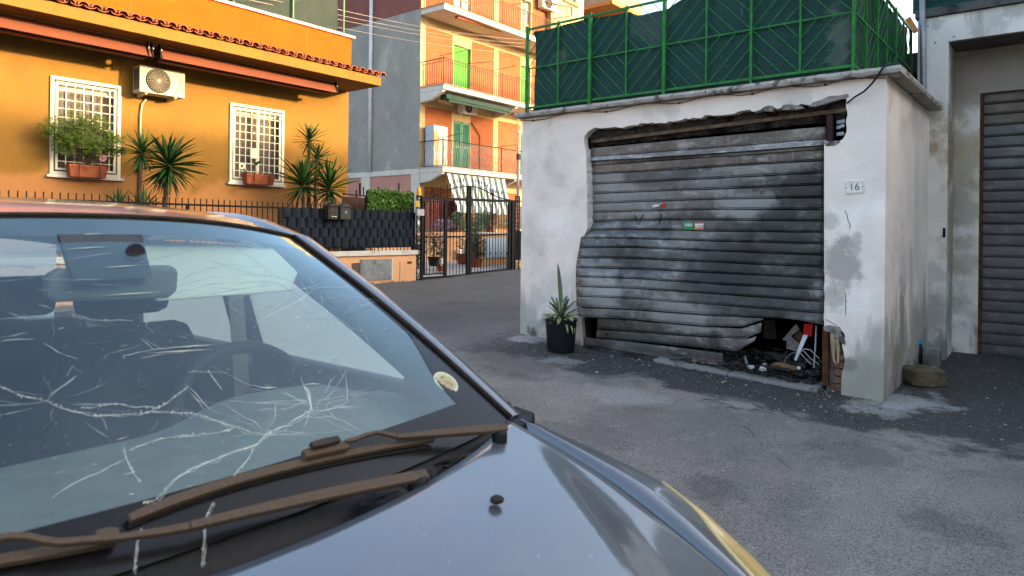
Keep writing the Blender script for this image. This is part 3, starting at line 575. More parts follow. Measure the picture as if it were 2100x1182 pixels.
MB().box(G2X + .015, -2.59, oz - .012, G2X + .525, oyl - .005, oz - .004).build('soffit', stucco('sooty_soffit', (.15,.125,.11), [((.09,.075,.07), 1.5, .48, .68, (1,1,1), 3), ((.22,.19,.165), 2.5, .6, .75, (1,1,1), 7)], .006), g2)
BX = G2X + .531
dl = PX(2009, 400, BX).y; dtop = 2.98; dbot = .08
MB().prism([Vector((BX, oyl + .3, -.1)), Vector((BX, oyl + .3, oz + .3)), Vector((BX, -2.9, oz + .3)), Vector((BX, -2.9, -.1)), Vector((BX, -2.2, -.1)), Vector((BX, -2.2, dtop)), Vector((BX, dl, dtop)), Vector((BX, dl, -.1))], (.2, 0, 0)).build('recess_wall', m_wall2, g2, bevel=.008)
MB().box(BX + .2, -4.2, -.1, 13.5, G2L, 3.6).build('building_mass', m_wall2, g2)
MB().box(G2X - .04, G2L + .02, 3.772, 13.5, -4.25, 3.86).build('roof_edge', stucco('dirty_edge', (.10,.10,.095), [((.03,.03,.03), 4, .5, .66, (1,1,1), 2)], .01), g2)
sh2 = bar('door_frame', (BX + .02, dl - .012, dbot), (BX + .02, dl - .012, dtop), .045, .03, MAT['rust'], g2)
s2 = MB().box(BX + .12, -2.2, .0, BX + .13, dl, .3).build('roller_shutter', MAT['soot'], g2)
m_sh2 = shuttermat('dark_shutter', (.105,.095,.09), (.06,.053,.05), (.17,.155,.15), .45)
m_sh2b = shuttermat('rusty_shutter', (.12,.085,.065), (.07,.05,.04), (.17,.13,.10), .3)
nz = 24; ph = (dtop - dbot) / nz
def slat2(mat):
    rows = [[(-o * .8, y_, s * ph) for s, o in [(1 - a, b) for a, b in PROF]] for y_ in np.linspace(0, -2.2 - dl, 6)]
    return MB().grid(rows).mesh('slat', mat, True)
ma, mb_ = slat2(m_sh2), slat2(m_sh2b); ma.set_sharp_from_angle(angle=.9); mb_.set_sharp_from_angle(angle=.9)
for i in range(nz): inst('slat', mb_ if i > 20 else ma, (BX + .07, dl - .005, dbot + i * ph), s2)
MB().box(G2X - .012, 1.06, 1.38, G2X + .004, 1.085, 1.48).build('switch', MAT['black_iron'], g2)
for (a, b) in ((1922,35),(1918,88),(1956,75),(1903,54)): MB().lathe(PX(a, b, G2X - .002), [(0,-.004),(.008,0),(.008,.004)], 8, 'X').build('screw', MAT['rust'], g2)
# net on top of it, and the terrace behind
rows = [[(G2X + .02 + .03 * noise.noise(Vector((i * .4, k * .5, 2))), G2L + .05 - 5.5 * i / 40, 3.84 + 1.5 * k / 6) for k in range(7)] for i in range(41)]
nt = thing('shade_fence', 'dark green shade net stretched above the right hand garage', 'fence', (G2X + .02, -1, 3.86))
MB().grid(rows).build('shade_net', netmat('teal_net', (.012,.05,.045), (.02,.085,.07)), nt, smooth=True)
for y in (1.3, -.6, -2.4): bar('post', (G2X + .07, y, 3.86), (G2X + .07, y, 5.35), .04, .04, MAT['grey_steel'], nt)
bar('cord', (G2X - .03, 1.36, 3.95), (G2X - .03, -4, 3.95), .012, .012, MAT['plastic_black'], nt)
pp = MB().tube([PX(1891, -30, G2X - .05), PX(1893, 100, G2X - .05), PX(1894, 190, G2X - .05), PX(1894, 215, G2X - .05)], .03, 10).tube([PX(1890, 215, G2X - .04), PX(1887, 715, G2X - .04)], .016, 8)
tag(pp.build('drain_pipe', MAT['grey_steel'], smooth=True), 'thin grey drain pipe in the corner between the two garages', 'pipe')
# terrace things in the gap behind the trellis
dk = simple('dark_shed', (.008,.008,.010), .9)
tb = thing('terrace_shed', 'dark shed on the roof terrace seen in the gap beside the green lattice', 'shed', (13.8, 1.6, 2.78))
MB().box(13.0, 1.0, 2.5, 13.2, 3.2, 4.4).build('wall', dk, tb)
MB().box(11.9, 1.40, 3.85, 13.2, 3.2, 3.9).build('roof', dk, tb)
rk = thing('white_rack', 'white slatted rack standing in the dark gap on the roof terrace', 'rack', (10.6, 1.7, 2.79))
wp = MAT['white_paint']
for z, h in ((3.48,.05),(3.26,.12),(2.92,.03)): 
    p = PX(1850, 100, 10.6); q = PX(1873, 100, 10.6); MB().box(10.6, p.y, z, 10.63, q.y, z + h).build('shelf', wp, rk)
for px in (1860, 1872):
    p = PX(px, 100, 10.6); bar('upright', (10.58, p.y, 3.1), (10.58, p.y, 3.28), .025, .02, wp, rk)
p = PX(1861, 100, 10.6); bar('upright', (10.58, p.y, 2.8), (10.58, p.y, 3.0), .025, .02, wp, rk)
tag(MB().bar(PX(1862, 38, 10.9), PX(1879, 66, 10.9), .07, .05).build('roof_beam', simple('orange_wood', (.45,.17,.05), .7)), 'orange slanting wooden beam in the gap above the white rack', 'beam')
# rubble, bottle and jar in the corner
rb = stucco('tuff_stone', (.17,.13,.085), [((.10,.085,.05), 9, .5, .62, (1,1,1), 2), ((.30,.26,.20), 7, .6, .7, (1,1,1), 5)], .03, 40)
c = PZ(1893, 772, .10); rr = random.Random(3); mb = MB(); rows = []
for i in range(9):
    ph_ = math.pi * i / 8; row = []
    for k in range(14):
        t = 2 * math.pi * k / 14; f = lambda v: math.copysign(abs(v) ** .36, v); q = 1 + rr.uniform(-.08, .08)
        l_ = .165 * q * f(math.sin(ph_)) * f(math.cos(t)); d_ = .13 * q * f(math.sin(ph_)) * f(math.sin(t)); row.append((c.x + RIGHT.x * l_ + FWD.x * d_, c.y + RIGHT.y * l_ + FWD.y * d_, c.z + .085 * q * f(math.cos(ph_))))
    rows.append(row)
tag(mb.grid(rows, True).build('stone_block', rb, autos=40), 'brown rough stone block on the ground in the corner between the garages', 'stone')
b = PZ(1884, 745, .08); bt = thing('bottle', 'dark plastic bottle with a blue cap in the corner behind the stone', 'bottle', b)
MB().lathe(b, [(0,0),(.036,.0),(.038,.1),(.038,.17),(.02,.20),(.018,.21)], 16).build('body', simple('dark_plastic', (.02,.028,.045), .3), bt, smooth=True)
MB().lathe(b + Vector((0,0,.205)), [(0,.035),(.045,.033),(.048,.0),(0,0)], 16).build('cap', simple('blue_cap', (.03,.25,.36), .4), bt)
b = PZ(1912, 752, .08); ct = thing('water_canister', 'clear square plastic canister standing behind the stone block', 'canister', b)
n_ = glassmat('canister_plastic', (.78,.78,.72), 1.0, .22, (.5,.5,.45), .1)
MB().box(b.x - .07, b.y - .07, b.z, b.x + .07, b.y + .07, b.z + .19).build('body', n_, ct, bevel=.02)
MB().box(b.x - .067, b.y - .067, b.z + .004, b.x + .067, b.y + .067, b.z + .12).build('water', glassmat('murky', (.55,.53,.4), 1, .3, (.3,.28,.2)), ct, bevel=.02)
MB().lathe(b + Vector((0,0,.19)), [(.03,0),(.028,.03),(0,.03)], 14).build('neck', n_, ct)

# ================================================================== potted agave left of the shutter
b = PX(1150, 716, 6.03); bz = gz(b.x, b.y); b = Vector((b.x, b.y, bz + .005))
pot = thing('plant_pot', 'black plastic pot with a variegated agave beside the burnt shutter', 'potted plant', b)
MB().lathe(b, [(0,.0),(.135,.0),(.145,.03),(.165,.32),(.172,.325),(.172,.345),(.158,.345),(.155,.31),(0,.31)], 36).build('pot', MAT['plastic_black'], pot, autos=35)
MB().lathe(b, [(0,.318),(.154,.315)], 24).build('soil', MAT['soil'], pot)
def agavemat():
    n = NT('variegated_leaf'); tc = n.n('ShaderNodeTexCoord'); sx = n.n('ShaderNodeSeparateXYZ'); n.l(tc.outputs['Object'], sx.inputs[0])
    e = n.ramp(n.mth('ABSOLUTE', sx.outputs[0]), .028, .05); c = n.mix(n.ramp(n.noise(20, 3), .3, .7), (.06,.12,.06), (.12,.18,.10)); return n.done(n.mix(e, c, (.50,.50,.24)), .45, 0, .4)
m_ag = agavemat(); m_agd = simple('grey_leaf', (.12,.15,.11), .6, 0, .4, 18)
def leafmesh(mat, wd, curl, n=9, fold=.25):
    rows = []
    for i in range(n + 1):
        t = i / n; w_ = wd * (t ** .35 * (1 - t) ** .55 * 1.6 + .25 * (1 - t)); z = t; y = curl * t * t
        if t == 1: w_ = .002
        rows.append([(-w_, y + fold * w_, z), (-w_ * .5, y + .06*fold*w_, z), (0, y, z), (w_ * .5, y + .06*fold*w_, z), (w_, y + fold * w_, z)])
    return MB().grid(rows).mesh('leaf', mat, True)
def aim(az, el, roll=0):
    d = Vector((math.cos(az) * math.cos(el), math.sin(az) * math.cos(el), math.sin(el))); a = Vector((-math.sin(az), math.cos(az), 0))
    y = d.cross(a).normalized(); return Matrix((a, y, d)).transposed() @ Matrix.Rotation(roll, 3, 'Z')
lf = leafmesh(m_ag, .10, -.35); lf2 = leafmesh(m_ag, .10, -.12); lf3 = leafmesh(m_agd, .10, -.2); lf4 = leafmesh(m_ag, .045, -.04)
rr = random.Random(2); crown = b + Vector((0, 0, .33))
for i in range(64):
    az = i * 2.39996; el = math.radians(rr.uniform(0, 50)); s = rr.uniform(.11, .19)
    o = inst('leaf', lf if i % 3 else lf3, crown + Vector((math.cos(az) * rr.uniform(.02,.10), math.sin(az) * rr.uniform(.02,.10), rr.uniform(-.01,.05))), pot, aim(az, el), (s, s, s))
for i in range(9):
    az = i * .7 + .2; el = math.radians(rr.uniform(50, 78)); s = rr.uniform(.17, .24)
    inst('leaf', lf2 if i % 2 else lf3, crown + Vector((math.cos(az) * .03, math.sin(az) * .03, .06)), pot, aim(az, el), (s * 1.2, s, s))
inst('leaf', lf4, crown + Vector((0, 0, .08)), pot, aim(2.4, math.radians(87), .6), (.75, .6, .53))
inst('leaf', lf4, crown + Vector((.01, 0, .08)), pot, aim(.6, math.radians(86), 2.0), (.65, .6, .40))
for i in range(5):
    az = -2.2 + i * .35; inst('leaf', lf, crown + Vector((math.cos(az) * .13, math.sin(az) * .13, 0)), pot, aim(az, math.radians(-35 - 12 * (i % 3))), (.10, .12, .14))
# ================================================================== orange house
HY = 13.3; HX1 = 10.25
m_or = stucco('orange_stucco', (.215,.114,.023), [((.185,.095,.024), 1.0, .52, .72, (1,1,.6), 2.0), ((.28,.12,.03), 1.6, .70, .84, (2.5,2.5,.25), 7.3), ((.34,.155,.055), .8, .54, .72, (1,1,1), 4.0, (3.1, 1.9))], .003, 60)
m_or2 = stucco('weathered_orange', (.33,.070,.004), [((.28,.066,.008), 1.3, .52, .7, (1,1,.6), 2.0), ((.22,.12,.05), 1.7, .60, .76, (2.2,2.2,.16), 3.3), ((.16,.09,.04), 5, .66, .78, (1,1,.4), 8.0, (5.35, 4.85))], .003, 60)
hs = thing('orange_house', 'orange stuccoed house with barred windows, tiled eave and brown awnings', 'house', (3, 16, .3))
# front wall with window openings
W1 = (4.117, 5.22, 2.27, 3.92); W2 = (7.286, 8.525, 2.335, 3.945)
m = MB(); xs_ = [-9, W1[0], W1[1], W2[0], W2[1], HX1]
for i in (0, 2, 4): m.box(xs_[i], HY, -.2, xs_[i+1], HY + .3, 4.63)
for W in (W1, W2): m.box(W[0], HY, -.2, W[1], HY + .3, W[2]).box(W[0], HY, W[3], W[1], HY + .3, 4.63)
bm_ = m.build('front_wall', m_or, hs)
MB().box(HX1 - .3, HY + .301, -.2, HX1, 20, 4.63).build('side_wall', m_or, hs)
MB().box(-9, 20, -.2, HX1, 20.3, 4.63).build('back_wall', m_or, hs)
MB().box(-9.2, 12.14, 4.632, HX1, 13.18, 4.83).build('eave', m_or, hs, bevel=.01)
MB().box(-9.2, 13.185, 4.632, HX1 - .03, 20.2, 5.87).build('parapet', m_or2, hs)
MB().box(-9.2, 13.13, 5.872, HX1 + .05, 20.3, 5.93).build('parapet_coping', stucco('pale_stone', (.62,.54,.44), [((.35,.3,.24), 5, .55, .7, (1,1,1), 2)], .004), hs, bevel=.006)
# eave tiles: pan tiles with open round ends
prof = [(.085 * math.cos(a), .065 * math.sin(a)) for a in np.linspace(0, math.pi, 9)]
mb = MB(); rows = []
for s in np.linspace(0, 1, 4): rows.append([(x_ * (1 - .15 * s), 1.1 * s, z_ + .20 * s + .004 * math.sin(7 * s)) for x_, z_ in prof])
mb.grid(rows); rows = [[(p[0] * .82, p[1], p[2] - .012) for p in r] for r in rows]; mb.grid(rows)
mb.grid([[(x_, 0, z_) for x_, z_ in prof], [(x_ * .82, 0, z_ - .012) for x_, z_ in prof]])
me_t = mb.mesh('roof_tile', MAT['terracotta'], False); me_t.set_sharp_from_angle(angle=.7)
mb = MB(); rows = []
for s in np.linspace(0, 1, 4): rows.append([(x_ , 1.1 * s, -z_ * .7 + .20 * s + .045) for x_, z_ in prof])
mb.grid(rows); mb.grid([[(p[0], p[1], p[2] - .014) for p in r] for r in rows]); mb.grid([[(p[0], p[1], p[2]) for p in rows[0]], [(p[0], p[1], p[2] - .014) for p in rows[0]]])
me_p = mb.mesh('pan_tile', MAT['terracotta'], False)
x = HX1 - .02
while x > 2.8:
    inst('roof_tile', me_t, (x, 12.05 + RNG.uniform(-.02,.02), 4.865 + RNG.uniform(-.004,.006)), hs, Matrix.Rotation(RNG.uniform(-.02,.02), 3, 'Z')); inst('pan_tile', me_p, (x - .0975, 12.09 + RNG.uniform(-.015,.015), 4.85), hs); x -= .195
# awnings folded up under the eave
m_aw = simple('awning_cloth', (.155,.048,.024), .8, 0, .18, 2, col2=(.135,.044,.024)); m_awd = simple('awning_shade', (.05,.02,.012), .8)
for i, (x0, x1) in enumerate(((-3.2, 5.41), (5.60, 9.32))):
    aw = tag(MB().add([(x0,12.60,4.605),(x1,12.60,4.605),(x1,12.50,4.375),(x0,12.50,4.375),(x0,12.64,4.60),(x1,12.64,4.60),(x1,12.54,4.37),(x0,12.54,4.37)], [(0,1,2,3),(7,6,5,4),(0,4,5,1),(3,2,6,7),(0,3,7,4),(1,5,6,2)]).build('awning', m_aw),
        ('long brown folded awning running out of view above the barred window with the pine' if i == 0 else 'brown folded awning above the second window near the house corner'), 'awning', 'brown awnings under the eave')
    MB().bar((x0, 12.60, 4.615), (x1, 12.60, 4.615), .012, .02).build('cloth_edge', simple('gold_edge_%d' % i, (.55,.30,.10), .6), aw)
    MB().box(x0 + .03, 12.645, 4.36, x1 - .03, 12.82, 4.40).build('bottom_rail', m_aw, aw)
    MB().tube([(x0 + .02, 12.95, 4.53), (x1 - .02, 12.95, 4.53)], .06, 10).build('roller', m_aw, aw)
    for xx in ((x1 - .05, x1 + .02) if i == 0 else (x0 - .03, x1 + .01)):
        MB().bar((xx, 12.58, 4.62), (xx, 12.52, 4.36), .06, .02, (0,1,0)).build('end_bracket', MAT['black_iron'], aw)
        MB().bar((xx + .02, 12.57, 4.64), (xx + .025, 12.56, 4.52), .035, .02, (0,1,0)).build('bracket_plate', MAT['grey_steel'], aw)
# windows behind white grilles
m_fr = simple('cream_paint', (.62,.585,.44), .7, 0, .1, 6, spec=.08)
for wi, W in enumerate((W1, W2)):
    x0, x1, z0, z1 = W
    wnd = MB().box(x0 + .002, HY + .16, z0 + .002, x1 - .002, HY + .17, z1 - .002).build('window', MAT['dark_pane'], hs)
    m = MB(); n = 60
    m.grid([[(x0 + .02 + (x1 - x0 - .04) * i / n, HY + .145 + .012 * math.sin(i * 1.1 + wi), z) for i in range(n + 1)] for z in np.linspace(z0 + .05, z1 - .16, 4)]); m.build('lace_curtain', MAT['curtain'], wnd, smooth=True)
    MB().box(x0 + .01, HY + .10, z1 - .19, x1 - .01, HY + .14, z1 - .08).build('shutter_roll', m_fr, wnd)
    e = .055
    for a in ((x0, z0, x0 + e, z1), (x1 - e, z0, x1, z1), (x0 + e + .002, z1 - e, x1 - e - .002, z1), (x0 + e + .002, z0, x1 - e - .002, z0 + e)): MB().box(a[0], HY - .035, a[1], a[2], HY + .06, a[3]).build('frame', m_fr, wnd, bevel=.004)
    e2 = e + .025
    for a in ((x0 + e2, z0 + e2, x0 + e2 + .035, z1 - e2), (x1 - e2 - .035, z0 + e2, x1 - e2, z1 - e2)): MB().box(a[0], HY - .028, a[1], a[2], HY + .0, a[3]).build('grille_frame', m_fr, wnd)
    for zz in (z0 + e2, z1 - e2 - .035): MB().box(x0 + e2 + .037, HY - .028, zz, x1 - e2 - .037, HY + 0, zz + .035).build('grille_frame', m_fr, wnd)
    MB().box(x0 - .05, HY - .07, z0 - .05, x1 + .05, HY + .1, z0 - .002).build('sill', simple('sill_stone_%d' % wi, (.62,.58,.52), .5, 0, .2, 9), wnd, bevel=.005)
    if wi == 0: vx = [x0 + .10 + (x1 - x0 - .2) * k / 6.6 for k in range(1, 7)]; nh = 10
    else:
        xm = (x0 + x1) / 2; vx = [x0 + .09 + (xm - x0 - .1) * k / 4.0 for k in (1, 2, 3)] + [xm + .02 + (x1 - xm - .11) * k / 4.0 for k in (1, 2, 3)]; nh = 9
        MB().box(xm - .03, HY - .032, z0 + .117, xm + .03, HY - .002, z1 - .117).build('grille_post', m_fr, wnd); MB().box(xm - .17, HY - .045, z0 + .52, xm - .032, HY - .01, z0 + .72).build('lock_box', m_fr, wnd)
        for zz in (z0 + .25, z1 - .25):
            for xx in (x0 + .065, x1 - .065): MB().tube([(xx, HY - .045, zz - .05), (xx, HY - .045, zz + .05)], .012, 8).build('hinge', m_fr, wnd)
    for v in vx: bar('grille_bar', (v, HY - .014, z0 + .1), (v, HY - .014, z1 - .1), .014, .012, m_fr, wnd)
    for k in range(1, nh): zz = z0 + .08 + (z1 - z0 - .16) * k / nh; bar('grille_bar', (x0 + .1, HY - .027, zz), (x1 - .1, HY - .027, zz), .012, .009, m_fr, wnd)
# air conditioner
def aircon(x0, x1, yf, yb, z0, z1, label, logo=True, col=(.44,.39,.28)):
    ac = thing('air_conditioner', label, 'air conditioner', ((x0+x1)/2, yb, z0)); mt = simple('ac_shell_%d' % int(x0*10), col, .75, 0, .12, 5, spec=.1); S = x1 - x0
    MB().box(x0, yf, z0, x1, yb, z1).build('casing', mt, ac, bevel=.012)
    cx_, cz_ = x0 + S * .40, (z0 + z1) / 2; r = (z1 - z0) * .42
    MB().lathe((cx_, yf - .002, cz_), [(0,.0),(r,.0),(r + .012, -.012),(r + .02, .0)], 32, 'Y').build('fan_opening', MAT['soot'], ac)
    for k in range(3):
        t = k * 2.094 + .4; MB().add([(cx_ + math.cos(t) * r * .15, yf - .004, cz_ + math.sin(t) * r * .15), (cx_ + math.cos(t - .5) * r * .9, yf - .004, cz_ + math.sin(t - .5) * r * .9), (cx_ + math.cos(t + .5) * r * .9, yf - .009, cz_ + math.sin(t + .5) * r * .9)], [(0,1,2)]).build('fan_blade', simple('fan_grey', (.05,.045,.04), .8, spec=.05), ac)
    m = MB(); 
    for rr_ in np.linspace(.22, 1, 7 if logo else 4):
        m.tube([(cx_ + math.cos(t) * r * rr_, yf - .016, cz_ + math.sin(t) * r * rr_) for t in np.linspace(0, 2 * math.pi, 29)], .0022, 4, False)
    for k in range(26 if logo else 14):
        t = 2 * math.pi * k / (26 if logo else 14); m.tube([(cx_ + math.cos(t) * r * .16, yf - .018, cz_ + math.sin(t) * r * .16), (cx_ + math.cos(t + .12) * r, yf - .014, cz_ + math.sin(t + .12) * r)], .0019, 4, False)
    tag(m.build('fan_grille', mt, ac), kind='stuff'); MB().lathe((cx_, yf - .024, cz_), [(0,-.004),(r*.14,0),(r*.16,.01)], 16, 'Y').build('grille_hub', mt, ac)
    if logo:
        MB().box(x0 + S * .79, yf - .004, z0 + .04, x1 - .025, yf + .002, z1 - .06).build('front_panel', mt, ac, bevel=.003)
        inst('logo', text_mesh('bion', .19, simple('logo_blue', (.06,.10,.17), .8, spec=.05), .001), (x0 + S * .885, yf - .006, cz_ + .0), ac, Matrix(((0,-1,0),(0,0,-1),(1,0,0))), (.85, .85, 1))
        m = MB()
        for k in range(5): m.box(x0 - .003, yf + .03 + k * .045, z0 + .05, x0 + .001, yf + .055 + k * .045, z1 - .05)
        tag(m.build('side_fins', MAT['plastic_black'], ac), kind='stuff')
    for xx in (x0 + S * .15, x1 - S * .2): MB().add([(xx - .02, yf + .02, z0 - .03), (xx + .02, yf + .02, z0 - .03), (xx + .02, yb + .05, z0 - .06), (xx - .02, yb + .05, z0 - .06), (xx - .02, yf + .02, z0 - .002), (xx + .02, yf + .02, z0 - .002), (xx + .02, yb + .05, z0 - .002), (xx - .02, yb + .05, z0 - .002)], [(0,3,2,1),(4,5,6,7),(0,1,5,4),(1,2,6,5),(2,3,7,6),(3,0,4,7)]).build('bracket', mt, ac)
    return ac
ac = aircon(5.40, 6.21, 12.95, 13.25, 3.82, 4.30, 'cream air conditioner unit fixed to the orange wall under the awning')
px_ = [PY(a, b, HY - .03) for a, b in ((300,203),(291,215),(288,240),(287,330),(286,398))]
MB().tube(px_, .018, 8).build('pipe', simple('pipe_cream', (.55,.40,.25), .6), ac, smooth=True)
# roof terrace screen behind the parapet
fs = thing('shade_screen', 'dark green mesh screen with thin posts on the orange house roof', 'fence', (8, 13.45, 5.93))
m_n2 = netmat('grey_green_net', (.022,.034,.03), (.045,.055,.045))
rows = [[(6.2 + 3.85 * i / 30, 13.5 + .03 * noise.noise(Vector((i * .6, k * .4, 8))), 5.93 + 1.9 * k / 6) for k in range(7)] for i in range(31)]; MB().grid(rows).build('shade_net', m_n2, fs, smooth=True)
for px in (478, 601, 705): p = PY(px, 30, 13.45); bar('post', (p.x, 13.45, 5.93), (p.x, 13.45, 7.9), .035, .03, simple('post_green', (.05,.13,.05), .5) if px == 478 else bpy.data.materials['post_green'], fs)
def leaf_cloud(name, label, cat, c, rad, n, size, mat, seed=1, parent=None, kind=None):
    rr = random.Random(seed); mb = MB()
    for i in range(n):
        d = Vector((rr.gauss(0,1), rr.gauss(0,1), rr.gauss(0,1))).normalized() * rr.random() ** .4; p = Vector(c) + Vector((d.x*rad[0], d.y*rad[1], d.z*rad[2])); a = Vector((rr.gauss(0,1), rr.gauss(0,1), rr.gauss(0,1))).normalized(); b_ = a.orthogonal().normalized(); s = size * rr.uniform(.6,1.3)
        mb.add([p - b_*s*.4, p - a*s + b_*0, p + b_*s*.4, p + a*s], [(0,1,2,3)])
    o = mb.build(name, mat, parent)
    if label: tag(o, label, cat)
    if kind: o['kind'] = kind
    return o
bs = thing('terrace_shrub', 'leafy green shrub top showing above the house parapet beside the mesh screen', 'shrub', (5.9, 13.7, 5.9))
leaf_cloud('foliage', None, None, (5.95, 13.75, 6.3), (.35,.3,.42), 260, .06, MAT['leaf_green'], 4, bs, 'stuff'); MB().tube([(5.95,13.75,5.9),(5.95,13.75,6.3)], .02, 6).build('stem', MAT['bark'], bs)

# ---- window boxes
def flowerhead(parent, c, col, r=.06):
    m_ = simple('petal_%.2f_%.2f' % (col[0], col[1]), col, .6, 0, .2, 30)
    n = 14
    for k in range(n):
        t = 2 * math.pi * k / n; a = Vector((math.cos(t), 0, math.sin(t))); s_ = Vector((-math.sin(t), 0, math.cos(t))); c_ = Vector(c)
        MB().add([c_ + a * r * .25, c_ + a * r * .7 + s_ * r * .16, c_ + a * r + Vector((0,-.01,0)), c_ + a * r * .7 - s_ * r * .16], [(0,1,2,3)]).build('petal', m_, parent)
    MB().blob(Vector(c) + Vector((0,-.008,0)), r * .28, 8, 5, .1).build('flower_centre', simple('centre_%.2f' % col[0], (.10,.05,.02) if col[1] > .5 else (.5,.25,.2), .8), parent)
def windowbox(x0, x1, z0, z1, label):
    t = thing('flower_box', label, 'flower box', ((x0+x1)/2, HY - .16, z0))
    MB().add([(x0+.03,HY-.24,z0),(x1-.03,HY-.24,z0),(x1-.03,HY-.08,z0),(x0+.03,HY-.08,z0),(x0,HY-.27,z1),(x1,HY-.27,z1),(x1,HY-.06,z1),(x0,HY-.06,z1)], [(0,3,2,1),(4,5,6,7),(0,1,5,4),(1,2,6,5),(2,3,7,6),(3,0,4,7)]).build('box', MAT['terracotta'], t, bevel=.01)
    MB().box(x0 - .005, HY - .275, z1 - .035, x1 + .005, HY - .265, z1).build('rim', MAT['terracotta'], t)
    MB().box(x0 + .01, HY - .26, z1 + .001, x1 - .01, HY - .07, z1 + .006).build('soil', MAT['soil'], t)
    for xx in (x0 + (x1-x0) * .25, x1 - (x1-x0) * .22): MB().bar((xx, HY - .28, z0), (xx, HY - .285, z1 + .02), .03, .008, (0,1,0)).build('hanger', MAT['terracotta'], t)
    return t
a = PY(141, 362, HY - .25); b_ = PY(222, 340, HY - .25)
t1 = windowbox(a.x, b_.x, a.z, PY(180, 339, HY - .25).z, 'terracotta flower box with a small bushy pine on the first window')
ctr = PY(178, 300, HY - .3); mb = MB(); base = Vector(((a.x + b_.x)/2, HY - .16, a.z + .15))
heads = [(110,262,26),(135,270,30),(150,258,32),(172,252,32),(190,268,34),(205,262,24),(165,285,36),(140,290,26),(185,290,30),(218,280,18),(230,288,18),(245,286,12),(240,312,16),(225,305,16),(128,300,22),(205,300,20),(250,310,10),(190,312,22),(100,272,14)]
tw = MB(); tw.tube([base, base + Vector((.02,-.02,.15)), base + Vector((-.03,-.03,.3)), base + Vector((.0,-.05,.5))], [.02,.017,.013,.006], 6)
rr = random.Random(8); fol = MB()
for (px, py, r) in heads:
    h = PY(px, py, HY - .28 + rr.uniform(-.1,.08)); tw.tube([base + Vector((0,-.03,rr.uniform(.1,.35))), (base + h) / 2 + Vector((0,0,-.03)), h], [.011,.008,.004], 5)
    for k in range(int(r * 3.2)):
        d = Vector((rr.gauss(0,1), rr.gauss(0,1), rr.gauss(0,.8))).normalized() * r * .0085 * rr.random() ** .5; q = h + d
        for j in range(7):
            v = Vector((rr.gauss(0,1), rr.gauss(0,1), rr.gauss(.5,.8))).normalized() * .055; s_ = v.orthogonal().normalized() * .0062; fol.add([q - s_, q + s_, q + v], [(0,1,2)])
tag(fol.build('needles', simple('pine_needle', (.055,.115,.014), .7, 0, .5, 10, col2=(.11,.14,.02)), t1), kind='stuff'); tw.build('branches', MAT['bark'], t1)
flowerhead(t1, PY(211, 325, HY - .29), (.62,.30,.33), .068)
a = PY(505, 377, HY - .25); b_ = PY(564, 359, HY - .25)
t2 = windowbox(a.x, b_.x, a.z, PY(535, 358, HY - .25).z, 'terracotta flower box with reddish succulents on the second window')
rr = random.Random(4); ml = simple('red_leaf', (.17,.045,.05), .5, 0, .5, 20, col2=(.22,.14,.10)); lm = leafmesh(ml, .22, -.3, 4)
for i in range(56):
    q = Vector((rr.uniform(a.x + .04, b_.x - .04), HY - .17 + rr.uniform(-.08,.05), a.z + .14 + rr.uniform(0,.09))); s_ = rr.uniform(.06,.11); inst('leaf', lm, q, t2, aim(rr.uniform(0, 6.28), rr.uniform(.2, 1.4)), (s_, s_, s_))
flowerhead(t2, PY(496, 341, HY - .29), (.80,.74,.52), .075)
MB().tube([PY(498, 345, HY-.27), PY(505, 352, HY-.22), PY(512, 360, HY-.18)], .006, 5).build('stem', MAT['leaf_green'], t2)
MB().add([PY(520,336,HY-.28), PY(531,330,HY-.28), PY(536,332,HY-.25), PY(526,340,HY-.25)], [(0,1,2,3)]).build('broad_leaf', MAT['leaf_dark'], t2)

# ---- yuccas between the fence and the house
yl = [leafmesh(simple('yucca_leaf_%d' % i, c, .45, 0, .4, 9), .045, cv, 6, .5) for i, (c, cv) in enumerate((((.030,.095,.022), -.10), ((.018,.062,.020), -.30), ((.07,.13,.03), -.04)))]
ylg = leafmesh(MAT['leaf_dead'], .035, -.35, 6, .5)
def yucca(label, heads, seed, Y=12.45):
    """heads: (trunk foot px, crown px, crown py, leaf length px, leaf count, droop)"""
    rr = random.Random(seed); f0 = PY(heads[0][0], 430, Y); t = thing('yucca', label, 'yucca', (f0.x, Y, gz(f0.x, Y)))
    for (fx, cxp, cyp, L, n, droop) in heads:
        f = PY(fx, 430, Y); f.z = gz(f.x, Y); c = PY(cxp, cyp, Y + rr.uniform(-.1,.1)); s = L * (c - CAMP).dot(FWD) / FPX
        ps = [f + (c - f) * k / 6 + Vector((.02 * math.sin(k * 1.7 + seed), .02 * math.cos(k * 2.1), 0)) * (0 < k < 6) for k in range(7)]
        MB().tube(ps, [.05,.046,.044,.042,.040,.036,.03], 9).build('trunk', MAT['bark'], t, smooth=True)
        for i in range(n):
            q = i / n; az = i * 2.39996 + rr.uniform(-.2,.2); el = math.radians(84 - q * (84 + droop) + rr.uniform(-10, 10)); sc = s * rr.uniform(.82, 1.08) * (.85 + .3 * math.sin(math.pi * min(1, q * 1.3)))
            me = ylg if q > .86 and rr.random() < .7 else yl[(2 if q < .25 else 0) if rr.random() < .6 else 1]
            inst('leaf', me, c + Vector((0, 0, -.22 * s * q * 1.4)), t, aim(az, el, rr.uniform(-.4,.4)), (sc, sc * .9, sc))
    return t
yucca('slim yucca with one small crown, just left of the largest yucca', [(268, 291, 308, 47, 72, 62)], 1)
yucca('largest yucca with long dark leaves reaching down to the fence', [(322, 346, 332, 68, 130, 74)], 2, 12.3)
yucca('yucca clump with four crowns near the house corner', [(634, 634, 285, 38, 60, 45), (640, 651, 322, 36, 55, 55), (626, 622, 372, 64, 76, 50), (668, 675, 380, 60, 76, 50)], 3)
